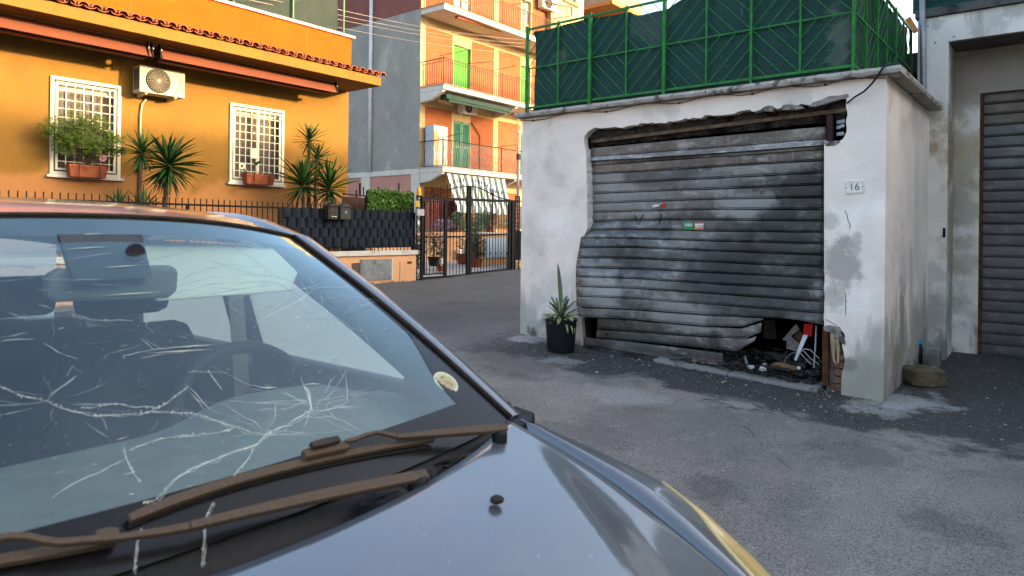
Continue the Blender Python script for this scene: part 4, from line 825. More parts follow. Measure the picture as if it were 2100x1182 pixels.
yucca('low young yucca rosette just above the fence left of the slim yucca', [(244, 244, 420, 40, 26, 0)], 5, 12.1)
yucca('low young yucca rosette between the slim yucca and the largest one', [(292, 296, 424, 44, 30, 0)], 6, 12.1)

# ================================================================== street fence with the low wall
FY = 11.7
m_pe = stucco('peach_stucco', (.58,.32,.165), [((.50,.28,.15), 1.5, .52, .7, (1,1,.6), 2.0), ((.22,.15,.10), 2.0, .68, .8, (1,1,1), 6.0), ((.10,.08,.06), 2.5, .62, .74, (1,1,.6), 9.0, (.45,.15))], .004, 60)
fx1 = PY(853, 550, FY).x
lw = thing('garden_wall', 'low peach street wall with a stone cap and meter doors', 'wall', (5, FY, .2))
MB().box(-9, FY - .02, -.2, fx1, FY + .22, .835).build('wall', m_pe, lw, bevel=.03)
m_mar = stucco('travertine', (.50,.47,.41), [((.30,.27,.22), 4, .54, .7, (1,1,1), 3), ((.30,.17,.05), 2.2, .68, .76, (1.5,1.5,.3), 8)], .003, 70)
x = -9
while x < fx1 - .05:
    x2 = min(x + 1.5, fx1 + .02); MB().box(x + .002, FY - .06, .837, x2 - .002, FY + .26, .94).build('cap_stone', m_mar, lw, bevel=.008); x = x2
def onwall(name, px0, py0, px1, py1, mat, d=.02, par=lw, bev=.003):
    a, b = PY(px0, py0, FY - .02), PY(px1, py1, FY - .02); return MB().box(a.x, FY - .022 - d, b.z, b.x, FY - .021, a.z).build(name, mat, par, bevel=bev)
md = onwall('meter_door', 738, 533, 802, 573, simple('galvanised', (.19,.21,.225), .5, .3, .35, 7)); onwall('stain_plate', 721, 540, 737, 566, simple('old_mortar', (.11,.085,.065), .95, 0, .5, 12), .004)
MB().tube([PY(770, 534, FY-.05), PY(770, 540, FY-.05)], .012, 8).build('lock', MAT['grey_steel'], md)
m = MB(); a, b = PY(735.5, 530, FY-.02), PY(804, 575, FY-.02)
onwall('door_frame', 802.5, 531, 805, 574, simple('frame_white', (.5,.47,.42), .7), .012)
gd = onwall('gas_door', 820, 536, 843, 582, m_pe, .012)
for k in range(3): z = PY(830, 548 + k * 5, FY).z; MB().box(PY(827,550,FY).x, FY - .04, z - .012, PY(838,550,FY).x, FY - .03, z).build('vent_slot', m_pe, gd)
MB().box(PY(833,540,FY).x, FY - .042, PY(833,541,FY).z, PY(842,540,FY).x, FY - .034, PY(833,536.5,FY).z).build('rust_mark', MAT['rust'], gd)
fn = thing('iron_fence', 'black iron picket fence standing on the low wall before the orange house', 'fence', (6, FY, .94))
bk = MAT['black_iron']; FB = FY + .10
bar('rail', (-3, FB, 1.78), (fx1, FB, 1.80), .035, .012, bk, fn); bar('rail', (-3, FB, 1.0), (fx1, FB, 1.02), .035, .012, bk, fn)
x = 2.4
while x < fx1 - .02: bar('picket', (x, FB - .012, .94), (x, FB - .012, 1.905), .014, .014, bk, fn); x += .1075
for px in (385, 575, 850): p = PY(px, 450, FB); bar('post', (p.x, FB + .01, .94), (p.x, FB + .01, 1.80), .05, .04, bk, fn)
# woven privacy strips: every bulging tile a part of its own
rows = []
for i in range(9):
    u = i / 8; rows.append([((u - .5) * .186, -.028 * math.sin(math.pi * u) ** .6 , (v - .5) * .186 + .006 * math.sin(math.pi * u) * (1 if v > .5 else -1)) for v in (0, .06, .3, .7, .94, 1)])
def tilem(seed):
    rr = random.Random(seed); q = [[(p[0], p[1] * rr.uniform(.85,1.1) + .004 * noise.noise(Vector((p[0] * 14, p[2] * 14, seed))), p[2]) for p in r] for r in rows]
    return MB().grid(q).mesh('woven_tile', simple('woven_vinyl_%d' % seed, (.011,.017,.026), .6, 0, .35, 7, spec=.07), True)
tm = [tilem(i) for i in range(4)]
sxl = PY(579, 470, FB).x; sxr = PY(849, 470, FB).x; zt = 1.815; rh = .195
scr = thing('privacy_screen', 'dark woven vinyl privacy screen laced through the iron fence', 'privacy screen', ((sxl + sxr)/2, FB, 1.04))
for r_ in range(4):
    x = sxl + (.0 if r_ % 2 == 0 else .105)
    k = 0
    while x < sxr - .05:
        w_ = min(1.0, (sxr - x) / .18); inst('woven_tile', tm[RNG.randrange(4)], (x + .09 * w_, FB - .014, zt - rh * (r_ + .5) - .012 * (x - sxl) / (sxr - sxl)), scr, Matrix.Rotation(RNG.uniform(-.03,.03), 3, 'Y'), (w_, RNG.uniform(.8,1.15), 1)); x += .213; k += 1
MB().box(sxl, FB + .006, zt - 4 * rh, sxr, FB + .012, zt).build('backing_strip', simple('vinyl_back', (.012,.015,.02), .6), scr)
# letter boxes
def mailbox(x0, x1, z0, z1, label, dot):
    t = thing('letter_box', label, 'letter box', ((x0+x1)/2, FY - .05, z0)); mm = simple('letterbox_%d' % int(x0 * 10), (.030,.026,.022) if not dot else (.04,.040,.038), .45, 0, .3, 20); zc = z0 + (z1 - z0) * .78; xm = (x0 + x1)/2
    MB().box(x0, FY - .10, z0, x1, FY + .04, zc).build('body', mm, t, bevel=.006)
    MB().prism([(x0 - .025, FY - .125, zc), (xm, FY - .125, z1), (x1 + .025, FY - .125, zc)], (0, .17, 0)).build('roof', mm, t, bevel=.004)
    MB().box(x0 + .02, FY - .107, z0 + .03, x1 - .02, FY - .101, zc - .05).build('door', mm, t, bevel=.002)
    MB().box(x0 + .03, FY - .112, zc - .035, x1 - .03, FY - .101, zc - .022).build('slot_flap', mm, t)
    if dot: MB().lathe((xm + .01, FY - .109, z0 + .15), [(0,-.002),(.03,-.001),(.03,.002)], 16, 'Y').build('round_sticker', simple('blue_dot', (.06,.25,.45), .5), t)
    else:
        for q in (-.04, .03): MB().box(xm + q, FY - .110, z0 + .05, xm + q + .045, FY - .1075, z0 + .065).build('name_tag', MAT['white_paint'], t)
        MB().lathe((xm, FY - .108, zc - .06), [(0,-.006),(.01,0),(.01,.004)], 8, 'Y').build('lock', MAT['grey_steel'], t)
a = PY(673, 450, FY - .1); b = PY(694, 418, FY - .1); mailbox(a.x, b.x, a.z, b.z + .02, 'dark brown letter box with a pitched roof and white name tags on the fence', False)
a = PY(698, 450.5, FY - .1); b = PY(719, 420, FY - .1); mailbox(a.x, b.x, a.z, b.z + .02, 'grey letter box with a round blue sticker on the fence', True)
# maroon sheet gate and ivy panel behind the fence
a, b = PY(703, 440, 12.9), PY(751, 401, 12.9); mg = thing('sheet_metal_gate', 'dark maroon sheet metal gate behind the fence at the house corner', 'gate', ((a.x+b.x)/2, 12.9, .3))
MB().box(a.x, 12.9, .3, b.x, 12.93, b.z - .06).build('panel', MAT['maroon'], mg); bar('top_bar', (a.x, 12.9, b.z), (b.x + .05, 12.9, b.z - .02), .04, .03, MAT['maroon'], mg); bar('post', PY(738.5, 400, 12.95), PY(738.5, 376, 12.95), .05, .04, MAT['maroon'], mg); bar('post', PY(745.5, 400, 12.95), PY(745.5, 384, 12.95), .03, .02, bk, mg)
bar('post', PY(751, 401, 12.9), PY(751, 460, 12.9), .05, .05, bk, mg)
a, b = PY(753, 434, 12.1), PY(846, 395, 12.1); hg = thing('ivy_panel', 'strip of green artificial ivy screening above the fence beside the gate', 'hedge', ((a.x+b.x)/2, 12.1, 1.1))
mb = MB(); rr = random.Random(6)
for i in range(2600):
    x_ = rr.uniform(a.x, b.x); p = Vector((x_, 12.1 + rr.uniform(-.06,.03), rr.uniform(1.15, b.z + .02 + .03 * noise.noise(Vector((x_ * 4, 0, 0)))))); d = Vector((rr.gauss(0,.5), -1 + rr.gauss(0,.3), rr.gauss(-.4,.5))).normalized(); u = d.orthogonal().normalized(); v = d.cross(u); s_ = rr.uniform(.02,.042); th_ = rr.uniform(0, 6.28); u, v = u*math.cos(th_)+v*math.sin(th_), v*math.cos(th_)-u*math.sin(th_)
    mb.add([p - v*s_, p + u*s_*.7 - v*.1*s_, p + v*s_, p - u*s_*.7 - v*.1*s_], [(0,1,2,3)])
tag(mb.build('ivy_leaves', simple('ivy', (.035,.11,.015), .45, 0, .6, 18, col2=(.10,.17,.03)), hg), kind='stuff'); MB().box(a.x, 12.13, 1.1, b.x, 12.15, b.z - .03).build('backing', simple('ivy_back', (.012,.02,.008), .9), hg)
bar('post', (b.x + .01, 12.1, .9), (b.x + .01, 12.1, b.z - .02), .05, .05, bk, hg)
wm = thing('wire_fence', 'tall thin wire mesh fence on posts behind the ivy panel', 'fence', (12.3, 13.6, .3))
for px, y0 in ((776, 384), (818, 376), (731, 390)): bar('post', PY(px, y0, 13.6), PY(px, 440, 13.6), .03, .03, bk, wm)
mb = MB(); a, b = PY(735, 385, 13.6), PY(858, 385, 13.6)
for k in range(40): x_ = a.x + (b.x - a.x) * k / 39; mb.bar((x_, 13.6, 1.2), (x_, 13.6, a.z), .003, .003)
for k in range(14): z = 1.2 + (a.z - 1.2) * k / 13; mb.bar((a.x, 13.6, z), (b.x, 13.6, z), .003, .003)
tag(mb.build('mesh', MAT['grey_steel'], wm), kind='stuff')

# ================================================================== gate
gt = thing('iron_gate', 'black double iron gate with spear points and an arched top', 'gate', (12.8, FY, .3))
def GP(px, py, Y=FY): return PY(px, py, Y)
def vbar(name, px, py0, py1, w_, t_, Y=FY): a = GP(px, py0, Y); b = GP(px, py1, Y); return bar(name, a, (a.x, a.y, b.z), w_, t_, bk, gt)
def hbar(name, px0, py0, px1, py1, w_, t_, Y=FY): return bar(name, GP(px0, py0, Y), GP(px1, py1, Y), w_, t_, bk, gt, (0,0,1))
vbar('stile', 866, 405, 577, .06, .06); vbar('wicket_stile', 913.5, 410, 566, .065, .05); vbar('wicket_stile', 871.5, 412, 562, .025, .04); vbar('stile', 959.8, 382, 566, .06, .06); vbar('stile', 964.6, 382, 566, .055, .06); vbar('stile', 1044.5, 413, 555, .06, .06); vbar('hinge_post', 1051, 412, 556, .10, .09)
hbar('top_rail', 864, 406.3, 1047, 413, .065, .05); hbar('wicket_head', 869, 413.5, 912, 414, .04, .04); hbar('mid_rail', 868, 487, 960, 485.5, .04, .045); hbar('mid_rail', 965, 484.5, 1045, 480.5, .04, .045)
hbar('bottom_rail', 866, 571, 959, 564.5, .05, .045); hbar('bottom_rail', 965, 561, 1046, 552, .05, .045); hbar('wicket_foot', 869, 563.5, 912, 560.5, .03, .04)
ax = [(884,405),(896,398.6),(908,394),(922,389),(936,385),(948,383),(962,382),(975,383.5),(988,387.5),(1000,394),(1012,400),(1022,405),(1034,408.5),(1046,410)]
ar = [GP(a, b) for a, b in ax]
for a, b in zip(ar[:-1], ar[1:]): pass
MB().tube(ar, .014, 6).build('arch', bk, gt, smooth=True)
def archy(px):
    for (a, b), (c, d) in zip(ax[:-1], ax[1:]):
        if a <= px <= c: return b + (d - b) * (px - a) / (c - a)
    return 408
spear = MB().lathe((0,0,0), [(.006,-.02),(.012,0),(.006,.012),(.017,.035),(.012,.06),(.001,.11)], 8).mesh('spear_point', bk)
ball = MB().lathe((0,0,0), [(.007,-.03),(.018,0),(.007,.03)], 8).mesh('collar', bk)
x0g, x1g = GP(872, 500).x, GP(1042, 500).x; nb = 27
for k in range(nb):
    x_ = x0g + (x1g - x0g) * (k + .5) / nb; r_ = Vector((x_, FY, 1.3)) - CAMP; px = PCX + FPX * r_.dot(RIGHT) / r_.dot(FWD)
    if min(abs(px - q) for q in (866, 913.5, 959.8, 964.6, 1044.5)) < 3.2: continue
    top = min(archy(px), 404) - (8 if 925 < px < 1000 else 3); yb = 568 - (px - 868) * .078 - (6 if px < 912 else 0); vbar('gate_bar', px, top + 2, yb, .013, .013)
    q = GP(px, top); inst('spear_point', spear, q + Vector((0,0,.02)), gt)
    q = GP(px, 487 - (px - 868) * .035 + 2); 
    if px > 965 and k % 2 == 0: inst('collar', ball, GP(px, 520 + 0), gt)
MB().bar(GP(962, 562), GP(962, 571), .03, .03).build('drop_bolt', MAT['grey_steel'], gt)
# lattice posts on either side
for (pa, pb, nm, yb) in ((853.5, 862.5, 'narrow black lattice gate post at the left of the gate', 576), (1056, 1064, 'narrow black lattice gate post at the right of the gate', 545)):
    a, b = GP(pa, yb), GP(pb, yb); zt_ = GP(pa, 403).z; zb = gz(a.x, FY); lp = thing('gate_post', nm, 'gate post', ((a.x+b.x)/2, FY, zb), 'lattice posts beside the gate')
    for x_ in (a.x, b.x): bar('upright', (x_, FY, zb - .05), (x_, FY, zt_), .025, .025, bk, lp)
    bar('head', (a.x, FY, zt_), (b.x, FY, zt_), .03, .03, bk, lp); n = 9
    for k in range(n):
        z0, z1 = zb + (zt_ - zb) * k / n, zb + (zt_ - zb) * (k + 1) / n
        bar('lattice', (a.x, FY + .005, z0), (b.x, FY + .005, z1), .012, .010, bk, lp); bar('lattice', (b.x, FY - .006, z0), (a.x, FY - .006, z1), .012, .010, bk, lp)
bx = thing('warning_beacon', 'orange flashing beacon on top of the left gate post', 'beacon', GP(859, 402)); p = GP(859, 402)
MB().lathe(p, [(0,0),(.062,0),(.060,.01),(.048,.17),(.04,.185),(0,.19)], 16).build('lens', simple('amber', (.75,.32,.01), .35), bx, smooth=True); MB().lathe(p, [(.06,-.03),(.066,-.03),(.066,.004),(0,.004)], 14).build('base', bk, bx)
def sign(name, px0, py0, px1, py1, mat, label, cat, d=.02):
    a, b = GP(px0, py0, FY - .04), GP(px1, py1, FY - .04); return tag(MB().box(a.x, FY - .05 - d, b.z, b.x, FY - .05, a.z).build(name, mat, bevel=.004), label, cat)
sg = sign('warning_sign', 852, 412, 860, 425, simple('sign_yellow', (.60,.38,.03), .5, 0, .5, 60, col2=(.12,.08,.02)), 'small yellow warning sign on the left lattice gate post', 'sign', .004)
ib = sign('intercom_box', 851, 429, 866, 443, simple('intercom_grey', (.33,.34,.34), .5, 0, .3, 60), 'grey intercom box on the left lattice gate post', 'intercom', .06); sign('name_plate', 856, 452.5, 859.5, 461, MAT['white_paint'], 'small white plate on the gate post below the intercom', 'plate', .006)
# stub of fence right of the gate
rf = thing('iron_fence', 'dark stretch of iron fence between the gate and the white garage', 'fence', (15, FY + .15, .4))
MB().box(GP(1058,560).x, FY + .1, -.1, 17.5, FY + .3, GP(1062, 536).z).build('base_wall', stucco('ochre_wall', (.55,.34,.15), [((.3,.2,.1), 2, .55, .7, (1,1,1), 2)], .004), rf)
bar('rail', (GP(1052,411).x, FY + .2, GP(1052,411).z), (17.5, FY + .2, GP(1052,411).z), .04, .02, bk, rf)
x_ = GP(1058, 500).x
while x_ < 17.4: bar('picket', (x_, FY + .2, .6), (x_, FY + .2, GP(1052,411).z), .016, .016, bk, rf); x_ += .1
MB().box(GP(1058,500).x + .02, FY + .22, .6, 17.5, FY + .23, GP(1060, 474).z).build('sheet', MAT['black_iron'], rf)
# ================================================================== apartment building
AY = 19.2; AX = 18.1; AX2 = 27.0; BALY = 17.95
FL = [(.45, 3.55), (3.73, 6.53), (6.76, 9.55), (9.72, 12.7)]
m_bk = brickmat('orange_brick', (.29,.078,.022), (.235,.06,.017), (.27,.12,.06))
m_bkd = brickmat('red_brick', (.24,.07,.05), (.19,.055,.04), (.22,.13,.11))
m_cr = stucco('cream_plaster', (.42,.30,.15), [((.36,.27,.14), 1.2, .55, .75, (1,1,.5), 3)], .002, 60)
m_gr = stucco('grey_render', (.30,.28,.24), [((.245,.23,.20), .7, .48, .66, (1,1,1), 2), ((.37,.35,.305), 1.1, .56, .70, (1,1,.6), 7), ((.16,.16,.165), 2.2, .66, .8, (1.5,1.5,.3), 5)], .004, 40)
m_pk = stucco('pink_render', (.48,.235,.175), [((.40,.20,.155), 1.4, .52, .7, (1,1,.6), 2)], .003, 50)
m_bal = stucco('balcony_white', (.60,.56,.47), [((.40,.37,.31), 3, .6, .76, (1,1,.4), 2)], .002, 60)
ap = thing('apartment_building', 'four storey brick and cream apartment block with long balconies and a grey side wall', 'apartment block', (22, 24, .4))
AXX = lambda px: PY(px, 300, AY).x
MB().box(AX + .03, AY + .16, -.2, AX2, 30, 13.2).build('core', m_cr, ap)
MB().box(AX, AY, 3.72, AX + .029, 30, 9.76).build('side_wall', m_gr, ap)
MB().box(AX, AY, 9.762, AX + .029, 30, 13.2).build('side_wall', m_bkd, ap)['label'] = 'dark red brick upper side wall'
MB().box(AX - .03, AY - .02, 3.52, AX + .029, 30, 3.718).build('string_course', m_bal, ap)
for y0, y1 in ((AY - .02, AY + .42), (22.05, 22.6), (25.0, 25.5)): MB().box(AX - .02, y0, -.2, AX + .029, y1, 3.518).build('side_pillar', m_bal, ap)
for y0, y1 in ((AY + .422, 22.048), (22.602, 24.998), (25.502, 29.9)): MB().box(AX + .005, y0, -.2, AX + .028, y1, 3.517).build('pink_panel', m_pk, ap)
# facade: cream frame, brick panels
xa, xb, xc, xd, xe, xf, xg = AXX(870.8), AXX(926), AXX(965), AXX(1011), AXX(1021), AXX(1066), AXX(1086)
for fi, (z0, z1) in enumerate(FL):
    zt_ = z0 + (2.40 if fi else 2.6)
    MB().box(AX + .03, AY, zt_ + .002, AX2, AY + .158, z1 + .25).build('lintel_band', m_cr, ap)
    segs = [(AX + .03, xa), (xb, xb + .08), (xc - .03, xc), (xd, xe), (xf - .02, xf + .02), (xg, xg + .1)]
    for a, b in segs: MB().box(a, AY, z0 - .2, b, AY + .158, zt_).build('pillar', m_cr, ap)
    for a, b in ((xa, xb), (xc, xd), (xe, xf - .02), (xg + .1, AX2)): MB().box(a, AY + .012, z0 - .2, b, AY + .158, zt_).build('brick_panel', m_bk, ap)
    for di, (a, b) in enumerate(((xb + .08, xc - .03), (xf + .02, xg))):
        MB().box(a, AY, z0 + 2.05, b, AY + .158, zt_).build('door_head', m_cr, ap)
        if fi == 1:
            mt = bpy.data.materials.get('green_louver') or simple('green_louver', (.03,.14,.09), .5, 0, .2, 6); dr = MB().box(a, AY + .05, z0, b, AY + .08, z0 + 2.05).build('shutter_door', mt, ap)
            for q in range(2):
                xx0 = a + (b - a) * q / 2; xx1 = a + (b - a) * (q + 1) / 2; m = MB()
                for zz in (z0 + .02, z0 + .98, z0 + 1.95): m.box(xx0 + .01, AY + .02, zz, xx1 - .01, AY + .048, zz + .09)
                m.box(xx0 + .01, AY + .021, z0 + .02, xx0 + .08, AY + .047, z0 + 2.03).box(xx1 - .08, AY + .021, z0 + .02, xx1 - .01, AY + .047, z0 + 2.03); m.build('leaf_frame', mt, dr)
                m = MB()
                for k in range(38):
                    zz = z0 + .12 + k * .048
                    m.add([(xx0 + .08, AY + .025, zz), (xx1 - .08, AY + .025, zz), (xx1 - .08, AY + .046, zz + .035), (xx0 + .08, AY + .046, zz + .035)], [(0,1,2,3)])
                tag(m.build('louvers', mt, dr), kind='stuff')
        elif fi == 2:
            mt = bpy.data.materials.get('green_roller') or simple('green_roller', (.07,.33,.04), .5, 0, .12, 5); dr = MB().box(a, AY + .12, z0, b, AY + .13, z0 + 2.05).build('roller_blind', mt, ap); m = MB()
            for k in range(34): zz = z0 + .02 + k * .06; m.add([(a, AY + .118, zz), (b, AY + .118, zz), (b, AY + .105, zz + .025), (a, AY + .105, zz + .025), (b, AY + .118, zz + .05), (a, AY + .118, zz + .05)], [(0,1,2,3),(3,2,4,5)])
            tag(m.build('blind_slats', mt, dr), kind='stuff')
        else:
            dr = MB().box(a, AY + .12, z0, b, AY + .13, z0 + 2.05).build('glazed_door', MAT['dark_pane'] if fi == 0 else simple('bright_pane_%d' % di, (.28,.33,.40), .2, 0, .4, 2), ap); xm = (a + b)/2
            for xx in (a + .03, xm, b - .03): bar('door_frame', (xx, AY + .10, z0), (xx, AY + .10, z0 + 2.05), .06, .04, m_cr, dr)
            bar('door_frame', (a, AY + .10, z0 + 1.0), (b, AY + .10, z0 + 1.0), .07, .03, m_cr, dr)
# grey downpipe on the side wall
tag(MB().tube([PX(762, -30, AX - .07), PX(757.5, 352, AX - .07)], .075, 10).build('drain_pipe', simple('pipe_white', (.55,.56,.58), .5, 0, .15, 4), smooth=True), 'tall pale drain pipe running down the grey side wall', 'pipe')
# balconies
m_rl = simple('rail_brown', (.06,.028,.016), .6, 0, .3, 9); m_rg = simple('rail_grey', (.30,.27,.25), .6, 0, .3, 9)
bellyp = [(0, 0), (.12, .0), (.25, .07), (.42, .10), (.60, .05), (.85, -.01), (.98, 0)]
belly = MB().tube([(0, -d, z) for z, d in bellyp], .009, 5).mesh('baluster', m_rg); bellyx = MB().tube([(-d, 0, z) for z, d in bellyp], .009, 5).mesh('baluster', m_rg)
strt = MB().box(-.0095, -.0095, .05, .0095, .0095, .92).mesh('baluster', m_rl)
for fi, z in ((1, 3.73), (2, 6.76), (3, 9.70)):
    x1 = AX2 + .1 if fi > 1 else AX2
    bl = thing('balcony', ['', 'first floor balcony with bellied pale bars and a white rusty cabinet', 'second floor balcony with straight brown bars before bright green blinds', 'top balcony with brown bars at the upper picture edge'][fi], 'balcony', (22, 18.6, z))
    MB().box(AX, BALY, z - .18, x1, AY - .002, z).build('slab', m_bal, bl, bevel=.01); MB().box(AX - .02, BALY - .03, z + .002, x1, AY, z + .03).build('edging', simple('edging_%d' % fi, (.42,.27,.18) if fi > 1 else (.5,.47,.42), .6), bl)
    if fi < 3:
        for xx in (AX + .01, AXX(1012)):
            MB().prism([(xx, BALY + .08, z - .182), (xx, AY - .004, z - .182), (xx, AY - .004, z - .55), (xx, BALY + .7, z - .5), (xx, BALY + .08, z - .25)], (.16, 0, 0)).build('corbel', m_bal, bl)
    zb = z + .03; n = int((x1 - AX) / .115)
    for k in range(n):
        xx = AX + .06 + k * .115
        inst('baluster', belly if fi == 1 else strt, (xx, BALY + .05, zb), bl)
    for k in range(1, 10):
        yy = BALY + .05 + k * .12; inst('baluster', bellyx if fi == 1 else strt, (AX + .05, yy, zb), bl)
    mr = m_rl if fi > 1 else MAT['black_iron']
    for hz in ((.95, .84, .05) if fi > 1 else (.97, .03)):
        s = .03 if hz > .9 else .016
        bar('rail', (AX + .03, BALY + .05, zb + hz), (x1, BALY + .05, zb + hz), s, s, mr, bl); bar('rail', (AX + .05, BALY + .05, zb + hz), (AX + .05, AY, zb + hz), s, s, mr, bl)
    for xx in (AX + .05, AX + 3.4, AX + 6.6): bar('rail_post', (xx, BALY + .05, zb), (xx, BALY + .05, zb + 1.0), .03, .03, mr, bl)
    # folding clothes arms reaching out from the rail
    for q, px in enumerate((905, 962, 1012, 1062) if fi == 2 else ((1052,) if fi == 3 else (903, 1018))):
        xx = PY(px, 300, BALY).x; bar('drying_arm', (xx - .1, BALY + .04, zb + .97), (xx + .65, BALY - .55, zb + 1.22 - .1 * (q % 2)), .02, .02, MAT['black_iron'], bl)
# things on and under the balconies
cx0, cx1 = PY(872, 300, 19.08).x, PY(918, 300, 18.62).x; cb = thing('balcony_cabinet', 'white cabinet streaked with rust standing on the first floor balcony', 'cabinet', (cx0 + .4, 18.8, 3.76))
m_cab = stucco('rusty_white', (.56,.53,.46), [((.50,.26,.05), 1.6, .48, .60, (1.6,1.6,.4), 4), ((.3,.12,.03), 5, .66, .76, (1,1,.4), 2)], .001); zc = 3.83
for k in range(3): xx = cx0 + (cx1 - cx0) * k / 3; MB().box(xx + .004, 18.62, zc, xx + (cx1 - cx0) / 3 - .004, 18.643, 5.33).build('door', m_cab, cb)
MB().box(cx0, 18.645, zc, cx1, 19.08, 5.35).build('body', simple('pale_blue_panel', (.42,.47,.52), .6), cb); MB().box(cx0 + .03, 18.66, 3.765, cx1 - .03, 19.05, zc - .002).build('plinth', MAT['plastic_black'], cb)
a = PY(946, 210, 18.95); b = PY(975, 238, 18.95)
aircon(a.x, b.x, 18.85, 19.15, b.z + .02, a.z, 'white air conditioner unit under the second floor balcony', False, (.62,.60,.56))
a = PY(1110, 2, 18.95); b = PY(1138, 27, 18.95); aircon(a.x, b.x, 18.85, 19.15, b.z, b.z + .62, 'cream air conditioner unit on the brick beside the top balcony', False, (.50,.46,.38))
rl = tag(MB().tube([PY(936, 34, 18.2), PY(1026, 62, 18.2)], .09, 8).build('rolled_awning', simple('red_awning', (.35,.10,.05), .7)), 'rolled reddish awning tube under the top balcony', 'awning')
ga = thing('folded_awning', 'dark green folded awning cassette under the second floor balcony', 'awning', (20, 18.3, 6.3))
a, b = PY(908, 195, 18.3), PY(1040, 219, 18.3); MB().box(a.x, 18.1, 6.28, b.x, 18.45, 6.48).build('cassette', simple('awning_green', (.012,.05,.035), .6), ga, bevel=.03); MB().box(a.x + .1, 18.08, 6.20, b.x - .1, 18.12, 6.27).build('front_bar', bpy.data.materials['awning_green'], ga)
# a stiff wire / drain pipe near door
tag(MB().tube([PY(966, 250, AY - .03), PY(982, 275, AY - .03), PY(984, 282, AY - .03), PY(984, 350, AY - .03)], .02, 6).build('condensate_pipe', m_rl), 'thin brown pipe bending down the brick panel beside the louvred door', 'pipe')
# striped awning at the ground floor
m1, m2 = simple('stripe_white', (.62,.64,.60), .8, 0, .12, 4), simple('stripe_green', (.10,.14,.11), .8, 0, .2, 4)
sa = thing('striped_awning', 'green and white striped awning sloping out over the courtyard', 'awning', (20.5, 17.5, 3))
xl, xr = PY(917, 358, 18.0).x, PY(1035, 365, 18.0).x; bl_, br_ = PY(938, 428, 16.7), PY(1049, 424, 16.7); zt_, zb_ = 3.50, PY(990, 429, 16.7).z; ns = 19
for k in range(ns):
    f0, f1 = k / ns, (k + 1) / ns; r = []
    for i in range(7):
        t = i / 6; sag = -.05 * math.sin(math.pi * t); row = []
        for f in (f0, (f0+f1)/2, f1): row.append((xl + (xr - xl) * f * (1) + ((bl_.x - xl) * (1 - f) + (br_.x - xr) * f) * t, 18.0 - 1.3 * t, zt_ + (zb_ - zt_) * t + sag + .012 * math.sin(f * 40)))
        r.append(row)
    r.append([(p[0], p[1] - .01, p[2] - .16 - .02 * math.sin(k * 1.9 + j)) for j, p in enumerate(r[-1])])
    MB().grid(r).build('stripe', m1 if k % 2 == 0 else m2, sa, smooth=True)
bar('front_bar', (bl_.x, 16.72, zb_), (br_.x, 16.72, zb_), .03, .03, MAT['grey_steel'], sa)
# ---- courtyard behind the gate
m_ct = simple('courtyard_tile', (.40,.38,.34), .7, 0, .3, 5)
g_ = MB(); g_.grid([[(x_, y_, gz(x_, y_) + .02) for x_ in np.linspace(10.5, 26, 20)] for y_ in np.linspace(11.78, 19.1, 14)]); structure(g_.build('courtyard_floor', m_ct))
cw = thing('courtyard_wall', 'low peach planter wall inside the gate, further back', 'wall', (16, 15.6, .4))
a, b = PY(870, 476, 15.5), PY(985, 476, 15.5); MB().box(a.x - 2, 15.5, .2, b.x + 3, 15.7, a.z).build('wall', m_pe, cw)
c2 = thing('courtyard_wall', 'nearer peach wall inside the gate with a pale blue panel', 'wall', (16, 13, .4))
a, b = PY(981, 476, 12.9), PY(1060, 476, 12.9); MB().box(a.x, 12.9, .2, b.x + 1.5, 13.2, a.z - .05).build('wall', m_pe, c2); MB().box(a.x - .03, 12.86, a.z - .048, b.x + 1.5, 13.24, a.z + .0).build('cap', m_bal, c2)
a, b = PY(994, 488, 12.9), PY(1038, 528, 12.9); MB().box(a.x, 12.87, b.z, b.x, 12.898, a.z).build('panel', simple('pale_blue', (.36,.44,.52), .6, 0, .15, 4), c2)
ub = thing('meter_box', 'white utility box on the planter wall behind the gate', 'utility box', PY(950, 520, 15.4)); a, b = PY(936, 512, 15.45), PY(956, 531, 15.45); MB().box(a.x, 15.35, b.z, (a.x+b.x)/2 - .02, 15.498, a.z).build('door', MAT['white_paint'], ub, bevel=.01); MB().box((a.x+b.x)/2, 15.37, b.z, b.x, 15.498, a.z).build('door', simple('grey_door', (.4,.42,.42), .5), ub, bevel=.01)
# ground floor: maroon slatted shutter, window
sd = thing('slatted_screen', 'dark maroon vertical slat screen behind the left gate leaf', 'screen', (17.5, 17.4, .5))
a, b = PY(868, 415, 17.4), PY(930, 470, 17.4); n = 15
m_ms = simple('maroon_slat', (.16,.045,.035), .6, 0, .3, 8)
for k in range(n): xx = a.x + (b.x - a.x) * k / n; MB().box(xx, 17.4, .5, xx + (b.x - a.x) / n * .62, 17.43, a.z + .1).build('slat', m_ms, sd)
MB().box(a.x, 17.46, .5, b.x, 17.48, a.z + .1).build('backing', MAT['maroon'], sd)
for k, px in enumerate((938, 988, 1006)): 
    p = PY(px, 450, 17.2); tag(MB().box(p.x, 17.2, .4, p.x + .32, 17.5, 2.5 - .1 * k).build('brick_pillar', m_bkd), ['red brick pillar seen between the gate bars left of the centre post', 'red brick pillar right of the gate centre post under the striped awning', 'red brick pillar beside the small wooden window behind the gate'][k], 'pillar')
wn_ = thing('wooden_window', 'brown wooden window under the awning at the right gate leaf', 'window', PY(1030, 455, 17.3)); a, b = PY(1018, 438, 17.3), PY(1046, 470, 17.3); MB().box(a.x, 17.3, b.z, b.x, 17.34, a.z).build('pane', MAT['dark_pane'], wn_)
m_wd = simple('brown_wood', (.20,.10,.04), .6, 0, .4, 12)
